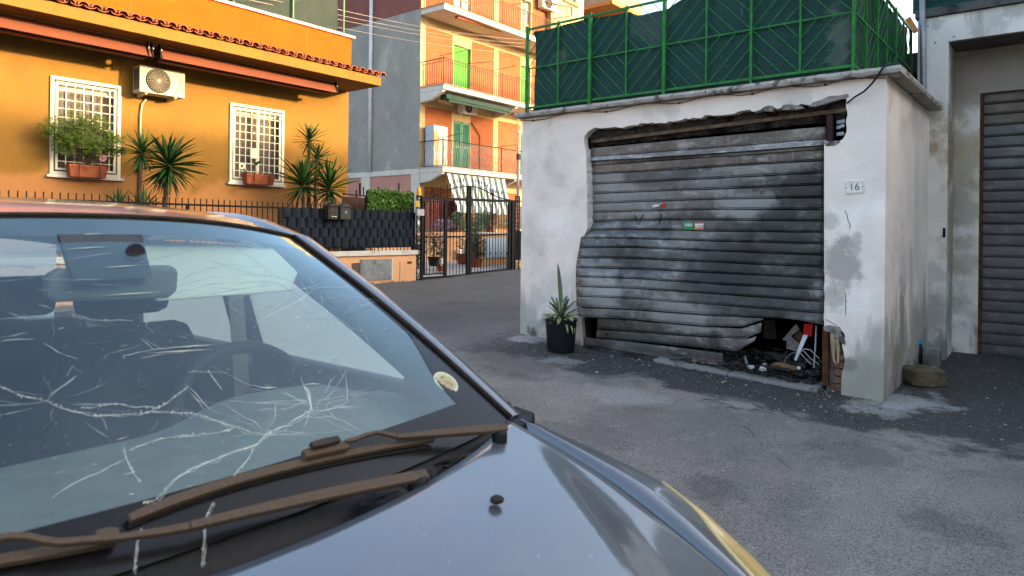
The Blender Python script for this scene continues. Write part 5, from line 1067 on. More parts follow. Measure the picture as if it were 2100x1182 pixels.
for k in range(4): zz = b.z + (a.z - b.z) * k / 3; bar('bar', (a.x, 17.28, zz), (b.x, 17.28, zz), .05, .03, m_wd, wn_)
for xx in (a.x, b.x): bar('jamb', (xx, 17.28, b.z), (xx, 17.28, a.z), .06, .03, m_wd, wn_)
# garden lamp
p = PY(1010, 390, 14.2); lp = thing('globe_lamp', 'white glass globe lamp on a thin post behind the gate', 'lamp', (p.x, 14.2, gz(p.x, 14.2)))
MB().blob(p, .11, 16, 10, 0).build('globe', simple('opal_glass', (.62,.64,.66), .25), lp, smooth=True); bar('post', (p.x, 14.2, .4), (p.x, 14.2, p.z - .1), .04, .04, bk, lp); MB().lathe(p + Vector((0,0,-.16)), [(0,0),(.06,0),(.05,.06),(0,.07)], 12).build('collar', bk, lp)
# potted shrubs inside
def potted(px, base_py, Y, r, h, label, seed, leafr, potcol=True, mat='leaf_dark', n=520):
    p = PY(px, base_py, Y); t = thing('potted_shrub', label, 'potted plant', p)
    MB().lathe(p, [(0,0),(r*.75,0),(r,h),(r*1.08,h),(r*1.08,h+.03),(r*.9,h+.03),(0,h)], 20).build('pot', MAT['terracotta'] if potcol else MAT['plastic_black'], t)
    leaf_cloud('foliage', None, None, p + Vector((0,0,h + leafr[1] * .8)), (leafr[0], leafr[0], leafr[1]), n, .05, MAT[mat], seed, t, 'stuff'); MB().tube([p + Vector((0,0,h)), p + Vector((.03,0,h + leafr[1]))], .02, 6).build('stem', MAT['bark'], t)
potted(890, 546, 13.3, .17, .22, 'dark leafy shrub in a pot behind the wicket of the gate', 21, (.30,.50), False, n=420)
potted(905, 556, 12.6, .12, .15, 'small shrub with bare stems low behind the wicket stile', 22, (.16,.42), True, 'leaf_dark', 90)
potted(953, 549, 14.0, .26, .38, 'big terracotta pot with a green shrub left of the gate centre', 23, (.30,.35), True, 'leaf_green', 300)
potted(977, 552, 12.9, .17, .25, 'terracotta pot with bushy shrub just right of the gate centre', 24, (.28,.45), True, 'leaf_dark', 560)
for (px, py, Y, rad, lab, mt, sd_) in ((972, 470, 14.6, (.42,.3,.50), 'green bush above the planter wall behind the gate centre post', 'leaf_green', 31), (938, 458, 15.8, (.3,.25,.4), 'small pale green bush above the planter wall left of centre', 'leaf_green', 32), (996, 452, 15.6, (.45,.3,.35), 'green bush under the right end of the striped awning', 'leaf_green', 33), (912, 462, 15.8, (.6,.2,.22), 'purplish plants along the planter wall before the maroon slats', 'purple', 34), (858, 505, 12.4, (.12,.2,.35), 'yellowish green shrub behind the left lattice post', 'leaf_green', 35)):
    if mt == 'purple' and 'purple' not in MAT: MAT['purple'] = simple('purple_plant', (.10,.045,.06), .6, 0, .6, 20, col2=(.25,.2,.25))
    c = PY(px, py, Y); t = thing('bush', lab, 'bush', (c.x, c.y, c.z - rad[2])); leaf_cloud('foliage', None, None, c, rad, int(900 * rad[0] * rad[2] / .12 * .5) + 120, .05, MAT[mt], sd_, t, 'stuff')
    MB().tube([c - Vector((0,0,rad[2] + .2)), c], .02, 6).build('stem', MAT['bark'], t)
tag(MB().box(*PY(905, 546, 12.5), *(PY(909, 530, 12.5) + Vector((0,.08,0)))).build('white_post', MAT['white_paint'], bevel=.01), 'short white post low behind the wicket of the gate', 'post')
# ---- lamp pole beside the garage
pl = thing('utility_pole', 'thin grey metal pole with a dark bracket beside the garage corner', 'pole', (15.6, 14.0, .4))
MB().tube([PY(1062, 545, 14.0), PY(1062, 352, 14.0), PY(1061.5, 238, 14.0)], [.05,.045,.012], 8).build('pole', simple('weathered_pole', (.42,.38,.33), .7, 0, .4, 6), pl, smooth=True); p = PY(1062, 320, 13.95); MB().box(p.x - .07, 13.88, p.z - .12, p.x + .07, 13.96, p.z + .06).build('bracket', MAT['plastic_black'], pl, bevel=.01); MB().box(p.x - .09, 13.9, p.z + .75, p.x + .05, 13.94, p.z + .8).build('clamp', MAT['grey_steel'], pl)
# ---- overhead wires
m_wr = simple('wire_pale', (.25,.22,.19), .6)
for lab, q in (('lowest overhead wire, crossing the grey wall', ((476,0),(800,63),(1075,112))), ('second overhead wire from below', ((562,0),(800,46.7),(1075,97))), ('third overhead wire from below', ((602,0),(800,41),(1075,90))), ('topmost overhead wire crossing the red brick', ((655,0),(800,31),(1075,82)))):
    s_ = (q[1][1] - q[0][1]) / (q[1][0] - q[0][0]); a = PY(q[0][0] - 260, q[0][1] - 260 * s_ * .95, 12.6); b = PY(*q[2], 17.9); c = PY(*q[1], 15.5)
    pts = [a.lerp(b, k / 24) - Vector((0, 0, .22 * math.sin(math.pi * k / 24))) for k in range(25)]; o = tag(MB().tube(pts, .0065, 5).build('overhead_wire', m_wr), lab, 'wire', 'overhead wires')
# ---- peach building beyond and the brown roofed one
m_pb = stucco('peach_render', (.62,.36,.18), [((.52,.30,.15), 1, .5, .7, (1,1,.6), 2)], .002)
pb = thing('peach_building', 'peach rendered building beyond the apartment block, rising behind the green lattice', 'building', (31, 22, .4))
x0, x1 = PY(1141, 40, 19.0).x, PY(1192, 40, 19.0).x; MB().box(x0, 19.0, -.2, x1, 30, 13.5).build('wall', m_pb, pb); MB().box(x0 - .5, 18.95, 8, x0 - .002, 19.2, 13.5).build('corner_strip', m_cr, pb)
MB().box(x1, 19.02, -.2, x1 + .25, 30, 13.5).build('corner_strip', m_gr, pb)
a, b = PY(1161, -40, 18.97), PY(1180, 11, 18.97); w_ = MB().box(a.x, 18.96, b.z, b.x, 18.998, b.z + 1.6).build('window', MAT['dark_pane'], pb); bar('frame', (b.x, 18.94, b.z), (b.x, 18.94, b.z + 1.6), .12, .06, m_cr, w_); bar('sill', (a.x - .2, 18.94, b.z), (b.x + .25, 18.94, b.z), .12, .1, m_cr, w_)
for q in (((1118,2),(1142,10)),((1142,10),(1173,15)),((1172,16),(1172,33)),((1136,38),(1172,33))): bar('pipe', PY(*q[0], 18.8), PY(*q[1], 18.8), .05, .05, m_rl, pb)
rb_ = thing('roofed_building', 'far building with a brown roof slab and orange underside under the sky', 'building', (48, 26, .4)); Y3 = 26
p = [PY(1194, 18, Y3), PY(1207, 2, Y3), PY(1252, 20, Y3)]
a = PY(1196, 22, Y3); b = PY(1262, 24, Y3); z3 = PY(1197, 16, Y3).z
MB().box(a.x, Y3, 0, b.x + 8, Y3 + 6, z3 - .9).build('wall', MAT['soot'] if False else simple('dark_wall', (.05,.04,.035), .9), rb_)
MB().box(a.x, Y3 - 2.2, z3, b.x, Y3 + 6, z3 + 1.0).build('parapet', stucco('brown_parapet', (.40,.26,.15), [((.25,.16,.1), 1, .5, .7, (1,1,.5), 3)], .004), rb_); MB().box(a.x - .2, Y3 - 2.4, z3 - .25, b.x + 3, Y3 + 6, z3 - .002).build('eave', simple('orange_eave', (.55,.19,.05), .8), rb_)
an = tag(MB().tube([PY(1250, 22, Y3 - 1), PY(1250, -40, Y3 - 1)], .03, 5).build('antenna_pole', MAT['grey_steel']), 'thin antenna pole against the sky above the far brown roof', 'pole')
# ================================================================== unseen houses added on the sunward side, sized to keep the street in shade
m_nb = stucco('neighbour_render', (.52,.42,.32), [((.4,.32,.25), .8, .5, .7, (1,1,.6), 3)], .003)
def sun_blocker(x0, y0, x1, y1, h, lab):
    t = thing('neighbour_house', lab, 'house', ((x0+x1)/2, (y0+y1)/2, 0)); MB().box(x0, y0, -.2, x1, y1, h).build('wall', m_nb, t); MB().box(x0 - .4, y0 - .4, h + .002, x1 + .4, y1 + .4, h + .2).build('roof', MAT['terracotta'], t)
    for k in range(int((x1 - x0) / 3)):
        for j in range(int(h / 3)): w0 = x0 + 1 + k * 3; f = MB().box(w0, y1 + .002, 1 + j * 3, w0 + 1, y1 + .03, 2.3 + j * 3).build('window', MAT['dark_pane'], t); MB().box(w0 - .08, y1 + .032, .92 + j * 3, w0 + 1.08, y1 + .1, .98 + j * 3).build('sill', m_bal, f)
NB = [(-2.0, -16, 9.5, -7.5, 6.2), (10.5, -14, 27.0, -5.5, 7.5), (27.6, -13, 38.2, -5.2, 12.4)]
for i, q in enumerate(NB): sun_blocker(*q, ['ochre house with terracotta roof across the street behind the viewer', 'long ochre house behind the right hand garage', 'tall ochre house at the far end behind the garages'][i])
# ================================================================== the parked car with the shattered windscreen
CX, CY = 0.55, 0.98                              # world point under the left foot line of the windscreen
def CW(l, f, z): return Vector((CX + l, CY - f, z))
def paintmat():
    n = NT('car_paint'); fl = n.noise(900, 2); c = n.mix(n.ramp(fl, .4, .7), (.105,.110,.118), (.145,.15,.16))
    d = n.ramp(n.noise(5, 6, .7), .45, .75); c = n.mix(n.mth('MULTIPLY', d, .25), c, (.22,.19,.16))
    sp = n.ramp(n.noise(75, 3, .6), .70, .76); c = n.mix(n.mth('MULTIPLY', sp, .5), c, (.55,.52,.48))
    n.b.inputs['Coat Weight'].default_value = 1.0; n.l(n.mix(n.noise(9, 6, .7), (.03,.03,.03), (.16,.16,.16)), n.b.inputs['Coat Roughness']); n.b.inputs['Coat IOR'].default_value = 1.6
    return n.done(c, .38, .55)
m_paint = paintmat()
m_trim = simple('car_trim', (.014,.014,.015), .5, 0, .4, 30); m_seal = simple('rubber_seal', (.030,.020,.014), .7, 0, .5, 25)
m_dusty = simple('dusty_rubber', (.100,.068,.044), .7, 0, .3, 140, 0, 300, col2=(.078,.053,.035))
car = thing('parked_car', 'blue grey hatchback with a shattered windscreen parked in the foreground', 'car', (CX, CY + 1, 0))
S = lambda t: t * t * (3 - 2 * t)
def clamp(v, a=0., b=1.): return max(a, min(b, v))
# --- hood
def hood_rear(u): return .13 * (1 - u * u)
def gapl(f): return .668 - .10 * clamp(f - .25, 0, 1)
def step(f): return .030 * S(clamp((f - .02) / .45))
def hoodz(l, f):
    a = abs(l); st = step(f); lA, lB = .66 - .62 * f, .70 - .36 * f
    z = .966 - .06 * f - .22 * f * f - .22 * max(0, f - .7) ** 2 * 4 + (.015 - .17 * f) * (a / .66) ** 2 + st * clamp(a / .66) ** 2
    return z - st * S(clamp((a - lA) / max(.02, lB - lA)))
rows = []
fs = [i / 44 for i in range(45)]; us = [-1 + 2 * i / 72 for i in range(73)]
for s in fs:
    row = []
    for u in us:
        f0 = hood_rear(u); f = f0 + (.98 - f0 - .10 * u * u) * s; l = u * (gapl(f) - .003); z = hoodz(l, f) - .010 * clamp((abs(u) - .975) / .025) ** 2
        row.append(CW(l, f, z))
    rows.append(row)
rear = [p + Vector((0, .004, -.006)) for p in rows[0]]; rear2 = [p + Vector((0, -.012, -.03)) for p in rows[0]]
hood = MB().grid([rear2, rear] + rows).build('bonnet', m_paint, car, smooth=True)
p = PZ(1019, 1030, .925)
for _ in range(12): p = PZ(1019, 1030, hoodz(p.x - CX, CY - p.y) + .006)
nz_ = MB(); nz_.blob(p + Vector((0,0,.004)), .012, 10, 6, .05, RNG, (1.1,1,.6)); nz_.build('washer_nozzle', simple('nozzle', (.03,.017,.014), .5), car, smooth=True)
for (px, py) in ((805,712),): pass
# --- front wing: crest and outer side, both sides
def crest(f):
    q = [(-.30,.985),(-.08,.972),(0,.965),(.2,.912),(.316,.882),(.41,.838),(.53,.765),(.7,.64),(.95,.50)]
    for (a, b), (c, d) in zip(q[:-1], q[1:]):
        if f <= c: return b + (d - b) * (f - a) / (c - a)
    return q[-1][1]
def crestl(f): return .722 + .045 * S(clamp((f + .05) / .35)) - .14 * clamp((f - .5) / .5) ** 1.5
def wing_row(f, sg):
    g = gapl(max(f, 0)) + .005 if f >= 0 else .70; zg = (hoodz(g, f) + .001 if f >= hood_rear(.98) else crest(f) - .004); c = crestl(f); zc_ = crest(f)
    pts = [(g, zg - .03), (g + .002, zg), (g + (c - g) * .45, zg + (zc_ - zg) * .62 + .004), (c - .02, zc_ - .001), (c, zc_), (c + .022, zc_ - .012), (c + .05, zc_ - .05), (c + .075, zc_ - .13), (c + .085, zc_ - .25), (c + .07, .42), (c + .04, .25)]
    return [CW(sg * l, f, z) for l, z in pts]
for sg in (1, -1):
    rows = [wing_row(f, sg) for f in np.linspace(-.06, .95, 52)]
    MB().grid(rows).build('front_wing', m_paint, car, smooth=True)
# --- headlamp: yellowed lens laid over the wing
def lampmat():
    n = NT('yellowed_lens'); c = n.mix(n.ramp(n.noise(8, 4), .3, .7), (.58,.43,.17), (.46,.31,.10)); n.b.inputs['Coat Weight'].default_value = .6; n.b.inputs['Transmission Weight'].default_value = .0; n.b.inputs['Subsurface Weight'].default_value = .0; return n.done(c, .3, 0, .6)
for sg in (1, -1):
    rows = []
    for f in np.linspace(.315, .86, 30):
        t = clamp((f - .315) / .26); g = gapl(f) + .010; c = crestl(f); zg = hoodz(g, f); zc_ = crest(f); inn = c + .012 - (c - g - .004) * S(t) * .80; row = []
        for k in range(9):
            q = k / 8; l = inn + (c + .045 + .02 * t - inn) * q
            # height on the wing surface at l
            wr = [(g, zg), (g + (c - g) * .45, zg + (zc_ - zg) * .62 + .004), (c - .02, zc_ - .001), (c, zc_), (c + .022, zc_ - .012), (c + .05, zc_ - .05), (c + .075, zc_ - .13)]
            z = wr[-1][1]
            for (a, b), (d, e) in zip(wr[:-1], wr[1:]):
                if l <= d: z = b + (e - b) * clamp((l - a) / (d - a)); break
            row.append(CW(sg * (l + .0015), f, z + .0025 + .004 * math.sin(math.pi * q)))
        rows.append(row)
    hl = MB().grid(rows).build('headlight', lampmat() if sg == 1 else bpy.data.materials['yellowed_lens'], car, smooth=True); sd = hl.modifiers.new('thickness', 'SOLIDIFY'); sd.thickness = .004; sd.offset = -1
# front end (mostly out of view): bumper
rows = []
for z in (.64, .60, .45, .25, .2): rows.append([CW(.74 * u, .98 - .20 * u * u + (.02 if z < .5 else 0), z + (.0 if z < .6 else -.05 * u * u)) for u in np.linspace(-1, 1, 15)])
MB().grid(rows).build('bumper', m_paint, car, smooth=True)
# --- glass
def glassP(u, s, off=0.0):
    lb, lt = .662, .520; fb = .045 * (1 - u * u); zb = .958 + .017 * u * u; ft = -.575 - .065 * u * u; zt = 1.420 - .044 * abs(u) ** 2.4
    l = u * (lb + (lt - lb) * s); f = fb + (ft - fb) * s; z = zb + (zt - zb) * s
    bul = .030 * math.sin(math.pi * s) * (1 - .5 * u * u) + off
    return CW(l, f, z) + Vector((0, -.60, .80)) * bul
def gridP(fn, us, ss): return [[fn(u, s) for u in us] for s in ss]
gus, gss = np.linspace(-1, 1, 49), np.linspace(0, 1, 37)
def ws_glass():
    n = NT('windscreen_glass'); tr = n.n('ShaderNodeBsdfTransparent'); tr.inputs[0].default_value = (.80,.92,.87,1); gl = n.n('ShaderNodeBsdfGlossy'); gl.inputs['Roughness'].default_value = .015; gl.inputs[0].default_value = (.80,.98,1,1)
    fr = n.n('ShaderNodeFresnel'); fr.inputs[0].default_value = 1.52; m1 = n.n('ShaderNodeMixShader'); n.l(n.mth('MULTIPLY', fr.outputs[0], 1.6, True), m1.inputs[0]); n.l(tr.outputs[0], m1.inputs[1]); n.l(gl.outputs[0], m1.inputs[2])
    bp = n.n('ShaderNodeBump'); n.l(n.noise(7, 3), bp.inputs['Height']); bp.inputs['Distance'].default_value = .0015; n.l(bp.outputs[0], gl.inputs['Normal'])
    df = n.n('ShaderNodeBsdfDiffuse'); df.inputs[0].default_value = (.52,.58,.58,1); m2 = n.n('ShaderNodeMixShader'); n.l(n.mth('ADD', n.mth('MULTIPLY', n.ramp(n.noise(2.6, 6, .7), .35, .8), .05), .012), m2.inputs[0]); n.l(m1.outputs[0], m2.inputs[1]); n.l(df.outputs[0], m2.inputs[2]); n.l(m2.outputs[0], n.out.inputs[0]); return n.m
gls = MB().grid(gridP(glassP, gus, gss)).build('windscreen', ws_glass(), car, smooth=True)
# black printed border, laid over the glass to keep sky reflection off it
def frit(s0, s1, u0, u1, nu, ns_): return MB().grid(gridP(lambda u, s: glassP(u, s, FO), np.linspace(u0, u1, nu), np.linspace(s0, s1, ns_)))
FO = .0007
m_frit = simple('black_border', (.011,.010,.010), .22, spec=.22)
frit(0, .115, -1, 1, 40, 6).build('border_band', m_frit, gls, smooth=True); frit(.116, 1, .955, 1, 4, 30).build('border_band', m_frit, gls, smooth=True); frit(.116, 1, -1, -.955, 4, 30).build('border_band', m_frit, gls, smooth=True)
MB().grid(gridP(lambda u, s: glassP(u, s, -.005), np.linspace(-.954, .954, 40), np.linspace(.915, 1, 5))).build('shade_band', simple('shade_band', (.10,.115,.155), .3), gls, smooth=True)  # bluish band painted in for the sky reflection along the glass top
# dark triangle at the pillar foot, over the glass to blot out sky reflection
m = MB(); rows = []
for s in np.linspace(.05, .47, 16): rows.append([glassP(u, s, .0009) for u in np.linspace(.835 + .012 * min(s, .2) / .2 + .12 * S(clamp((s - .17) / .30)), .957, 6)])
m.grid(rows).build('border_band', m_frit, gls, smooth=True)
# --- scuttle panel between bonnet and glass
rows = []
for u in np.linspace(-1, 1, 41):
    g0 = glassP(u, 0, -.006); hr = CW(u * .672, hood_rear(u), 0); hz = hoodz(u * .66, hood_rear(u))
    rows.append([g0 + Vector((0, .05, .015)), g0 + Vector((0, -.004, -.004)), g0 + Vector((0, -.014, -.026)), g0.lerp(Vector((hr.x, hr.y, hz - .05)), .6) + Vector((0,0,-.02)), Vector((hr.x, hr.y - .03, hz - .055))])
MB().grid(rows).build('scuttle_panel', m_trim, car, smooth=True)
cap = MB(); 
cp_ = [CW(.645, .032, .968), CW(.69, .040, .974), CW(.738, .012, .980), CW(.728, -.045, .990), CW(.695, -.03, .985), CW(.655, .0, .975)]
cap.prism(cp_, (0, 0, -.03)).build('corner_cap', m_trim, car, bevel=.006)
# torn bits of weatherstrip
rr = random.Random(12); m = MB()
for k in range(16):
    u = rr.uniform(.25, .97); a = CW(u * .665, hood_rear(u) - .01 - rr.uniform(0, .03), hoodz(u * .66, hood_rear(u)) - .012); b = a + Vector((rr.uniform(-.05,.05), rr.uniform(-.01,.03), rr.uniform(-.004,.012))); m.add([a, a + Vector((.02,.012,0)), b, b + Vector((-.015,.01,.004))], [(0,1,2,3)])
tag(m.build('torn_seal', m_trim, car), kind='stuff')
# --- windscreen pillars, roof
def rim(s, sg, dl, dz, df=0.0):
    if s <= 1: p = glassP(sg * 1.0, s)
    else: f = -.64 - (s - 1) * 1.86; p = CW(sg * (.520 + .014 * S(clamp((s - 1) / .3))), f, roofz(f) - edrop(f))
    return p + Vector((sg * dl, -df, dz))
RF = [(-.575, 1.421), (-.64, 1.4265), (-.72, 1.440), (-.80, 1.452), (-.95, 1.464), (-1.1, 1.472), (-1.5, 1.475), (-2.0, 1.45), (-2.5, 1.39)]
def roofz(f):
    if f >= RF[0][0]: return RF[0][1]
    for (a, b), (c, d) in zip(RF[:-1], RF[1:]):
        if f >= c: return b + (d - b) * (f - a) / (c - a)
    return RF[-1][1]
def edrop(f): return .0505 - .022 * S(clamp((-.64 - f) / .35))
for sg in (1, -1):
    rows = []
    for s in list(np.linspace(0, 1.0, 32)) + list(1 + np.linspace(.03, 1, 30) ** 1.3):
        w_ = .052 + .012 * min(s, 1); rows.append([rim(s, sg, -.004, -.012), rim(s, sg, .006, .004), rim(s, sg, .014, .0075), rim(s, sg, w_ * .75, .004), rim(s, sg, w_, -.008), rim(s, sg, w_ + .012, -.035), rim(s, sg, w_ + .004, -.06), rim(s, sg, -.01, -.055)])
    MB().grid(rows).build('windscreen_pillar', m_paint, car, smooth=True)
    MB().tube([rim(s, sg, .002, .0045) for s in np.linspace(0, 1, 24)], .0055, 6).build('glass_seal', m_seal, car, smooth=True)
rows = []
for i, s in enumerate(np.linspace(0, 1, 40)):
    row = []
    for u in np.linspace(-1, 1, 41):
        top = glassP(u, 1.0); f0 = (CY - top.y) - .004; f = f0 + (-2.5 - f0) * s ** 1.6; a = abs(u)
        l = u * (.520 + .014 * S(clamp((-.64 - f) / .55))); zz = roofz(f) - edrop(f) * a ** 2.4
        if s == 0: zz = top.z + .004
        row.append(CW(l, f, zz))
    rows.append(row)
lip = [p + Vector((0, -.004, -.012)) for p in rows[0]]
MB().grid([lip] + rows).build('roof', m_paint, car, smooth=True)
MB().tube([glassP(u, 1.0) + Vector((0, .001, .003)) for u in np.linspace(-1, 1, 30)], .005, 6).build('glass_seal', m_seal, car, smooth=True)
m_head = simple('headlining', (.72,.72,.66), .9, 0, .12, 5)
MB().grid([[CW(u * .56, f, roofz(f) - .035 - .044 * abs(u) ** 2.4) for u in np.linspace(-1, 1, 13)] for f in np.linspace(-.66, -2.45, 12)]).build('headlining', m_head, car, smooth=True)
# --- sides: cant rail, doors, window posts
m_in = simple('interior_dark', (.026,.029,.035), .5, 0, .3, 12); m_ig = simple('interior_grey', (.19,.20,.195), .8, 0, .2, 12); m_side = glassmat('dusty_side_glass', (.80,.86,.84), 1.2, .66, (.84,.90,.86), transl=.6)  # side and rear glass carry an even pale film
for sg in (1, -1):
    rows = []
    for f in np.linspace(-.60, -2.5, 26):
        k_ = S(clamp((-.60 - f) / .30)); zr = roofz(f) - edrop(f) - .034; rows.append([CW(sg * .588, f, zr + .004), CW(sg * (.594 + .012 * k_), f, zr - .012), CW(sg * (.596 + .020 * k_), f, zr - .02 - .025 * k_), CW(sg * .585, f, zr - .03 - .025 * k_), CW(sg * .55, f, zr - .03)])
    MB().grid(rows).build('cant_rail', m_paint, car, smooth=True)
    for di, (fa, fb) in enumerate(((-.06, -1.13), (-1.14, -2.1))):
        rows = [[CW(sg * l, f, z) for l, z in ((.735, .99), (.775, .93), (.81, .8), (.82, .6), (.79, .3), (.75, .22))] for f in np.linspace(fa, fb, 10)]
        d = MB().grid(rows).build('door', m_paint, car, smooth=True)
        MB().grid([[CW(sg * l, f, z) for l, z in ((.735, .992), (.70, .985), (.68, .85), (.66, .5), (.66, .25))] for f in np.linspace(fa, fb, 6)]).build('door_lining', m_in, d, smooth=True)
        zb = .99; lt = lambda z: .73 - (.73 - .625) * (z - .99) / .33
        fa2 = fa - .02 if di == 0 else fa - .05
        if di == 0: pg = [(-.12, 1.0), (-.62, 1.315), (-1.10, 1.335), (-1.10, 1.0)]
        else: pg = [(-1.20, 1.0), (-1.20, 1.335), (-1.75, 1.325), (-2.05, 1.22), (-2.1, 1.0)]
        MB().add([CW(sg * (lt(z) - .01), f, z) for f, z in pg], [tuple(range(len(pg)))]).build('side_window', m_side, d)
        MB().bar(CW(sg * .80, fb + .18, .86), CW(sg * .80, fb + .05, .86), .03, .03).build('door_handle', m_paint, d)
    MB().prism([CW(sg * .735, -1.09, .98), CW(sg * .632, -1.09, 1.345), CW(sg * .632, -1.21, 1.345), CW(sg * .735, -1.21, .98)], (-sg * .05, 0, 0)).build('centre_pillar', m_in, car, bevel=.008)
    MB().prism([CW(sg * .680, -1.10, .95), CW(sg * .585, -1.10, 1.34), CW(sg * .585, -1.155, 1.34), CW(sg * .68, -1.15, .95)], (-sg * .012, 0, 0)).build('pillar_trim', m_ig, car)
    MB().bar(CW(sg * .600, -1.085, 1.30), CW(sg * .62, -1.02, .62), .05, .004, (sg, 0, 0)).build('seat_belt', simple('belt_%d' % sg, (.30,.27,.23), .8), car)
    MB().prism([CW(sg * .735, -2.05, .98), CW(sg * .62, -1.74, 1.33), CW(sg * .60, -2.4, 1.34), CW(sg * .72, -2.62, .98)], (-sg * .05, 0, 0)).build('rear_pillar', m_paint, car, bevel=.01)
    MB().grid([[CW(sg * l, f, z) for l, z in ((.735, .99), (.80, .85), (.82, .6), (.78, .3))] for f in np.linspace(-2.11, -2.75, 6)]).build('rear_wing', m_paint, car, smooth=True)
    # door mirror frame quarter trim
    MB().prism([CW(sg * .705, -.10, 1.0), CW(sg * .66, -.36, 1.155), CW(sg * .70, -.36, 1.0)], (-sg * .02, 0, 0)).build('corner_trim', m_in, car)
    # lining of the pillar, inside
    rows = [[rim(s, sg, -.002, -.03, -.004), rim(s, sg, -.035, -.035, -.03), rim(s, sg, -.03, -.075, -.06), rim(s, sg, .02, -.08, -.06)] for s in np.linspace(0, 1, 14)]
    MB().grid(rows).build('pillar_lining', m_ig, car, smooth=True)
    for ff, rr_ in ((.52, .30), (-1.95, .30)):
        p = CW(sg * .70, ff, .30); wv = [(p.y, p.z)]
        wh = MB().lathe(CW(sg * .66, ff, .30), [(.19, -.08), (.28, -.09), (.30, -.06), (.30, .06), (.28, .09), (.19, .08)], 28, 'X').build('wheel', MAT['plastic_black'], car, smooth=True); MB().lathe(CW(sg * .66, ff, .30), [(0, sg * .05), (.18, sg * .07), (.19, sg * .08)], 20, 'X').build('rim', MAT['grey_steel'], wh)
# tail: rear window and tailgate
rows = [[CW(u * (.56 + .08 * s), -2.5 - .28 * s, 1.385 - .044 * abs(u) ** 2.4 - .39 * s) for u in np.linspace(-1, 1, 9)] for s in np.linspace(0, 1, 8)]
MB().grid(rows).build('rear_window', m_side, car, smooth=True)
MB().grid([[CW(u * .72, -2.78 - .06 * math.sin(math.pi * s), .99 - .7 * s) for u in np.linspace(-1, 1, 9)] for s in np.linspace(0, 1, 6)]).build('tailgate', m_paint, car, smooth=True)
MB().box(CX - .70, CY - .9, .16, CX + .70, CY + 2.75, .24).build('floor_pan', m_trim, car)
# --- inside: dashboard, wheel, mirror, visors, seats
rows = []
for u in np.linspace(-1, 1, 41):
    l = u * .655; fr_ = -.50 - .03 * math.cos(u * 2); hump = .05 * math.exp(-((l - .355) / .20) ** 4)
    fb = .045 * (1 - u * u) - .02
    rows.append([CW(l, fb, .935), CW(l, -.10, .958), CW(l, -.26, .972 + hump * .75), CW(l, -.38, .978 + hump), CW(l, fr_ + .05, .975 + hump), CW(l, fr_, .955 + hump * .8), CW(l, fr_ - .01, .85), CW(l, fr_ + .03, .55)])
dash = MB().grid(rows).build('dashboard', m_ig, car, smooth=True)
MB().grid([[CW(.355 + .17 * u, -.44 - .01 * s, .93 + .085 * s * math.sqrt(max(0, 1 - u ** 4))) for u in np.linspace(-1, 1, 13)] for s in (0, .5, 1)]).build('instrument_hood', m_in, dash, smooth=True)
sc_, sn_ = math.cos(math.radians(26)), math.sin(math.radians(26)); swc = CW(.365, -.57, .935); ring = []
for k in range(41):
    t = 2 * math.pi * k / 40; a = .185 * math.cos(t); b = .185 * math.sin(t); ring.append(swc + Vector((a, b * sn_ * .9, b * sc_)))
sw = MB().tube(ring, .016, 10, False).build('steering_wheel', m_in, car, smooth=True)
MB().lathe(swc + Vector((0,-.01,0)), [(0,.02),(.07,.01),(.075,-.03),(0,-.05)], 16, 'Y').build('hub', m_in, sw, smooth=True)
for a in (-.15, .15): MB().bar(swc + Vector((a * .3, 0, 0)), swc + Vector((a * 1.15, 0, .01)), .045, .02).build('spoke', m_in, sw)
mp = CW(.01, -.44, 1.288); mir = MB().prism([mp + Vector((x, .02 - .06 * x, z)) for x, z in ((-.10,-.028),(.10,-.033),(.118,-.02),(.120,.022),(.108,.034),(-.09,.034),(-.112,.022),(-.114,-.018))], (0, .035, 0)).build('rear_view_mirror', m_ig, car, bevel=.008)
mb_ = MB().add([CW(-.075,-.50,1.385), CW(.075,-.50,1.385), CW(.068,-.435,1.300), CW(-.07,-.435,1.300), CW(-.06,-.56,1.385), CW(.06,-.56,1.385), CW(.06,-.49,1.30), CW(-.06,-.49,1.30)], [(0,1,2,3),(7,6,5,4),(0,4,5,1),(3,2,6,7),(0,3,7,4),(1,5,6,2)]).build('mirror_base', simple('mirror_plastic', (.055,.062,.072), .6), mir)
MB().lathe(CW(.045, -.455, 1.35), [(0,-.002),(.017,-.0015),(.019,.004)], 16, 'Y').build('sensor', simple('sensor_dark', (.028,.022,.034), .5), mir)
m_vis = simple('sun_visor_cloth', (.80,.82,.74), .85, 0, .08, 6)
for sg in (1,): MB().add([CW(sg * .085,-.56,1.375), CW(sg * .42,-.575,1.352), CW(sg * .468,-.535,1.290), CW(sg * .435,-.52,1.245), CW(sg * .11,-.505,1.245), CW(sg * .085,-.515,1.27)] + [CW(sg * .085,-.575,1.375), CW(sg * .42,-.59,1.352), CW(sg * .468,-.55,1.290), CW(sg * .435,-.535,1.245), CW(sg * .11,-.52,1.245), CW(sg * .085,-.53,1.27)], [(0,1,2,3,4,5),(11,10,9,8,7,6)] + [(i,(i+1)%6,(i+1)%6+6,i+6) for i in range(6)]).build('sun_visor', m_vis, car, bevel=.004)
m_st = simple('seat_cloth', (.018,.021,.028), .9, 0, .3, 30)
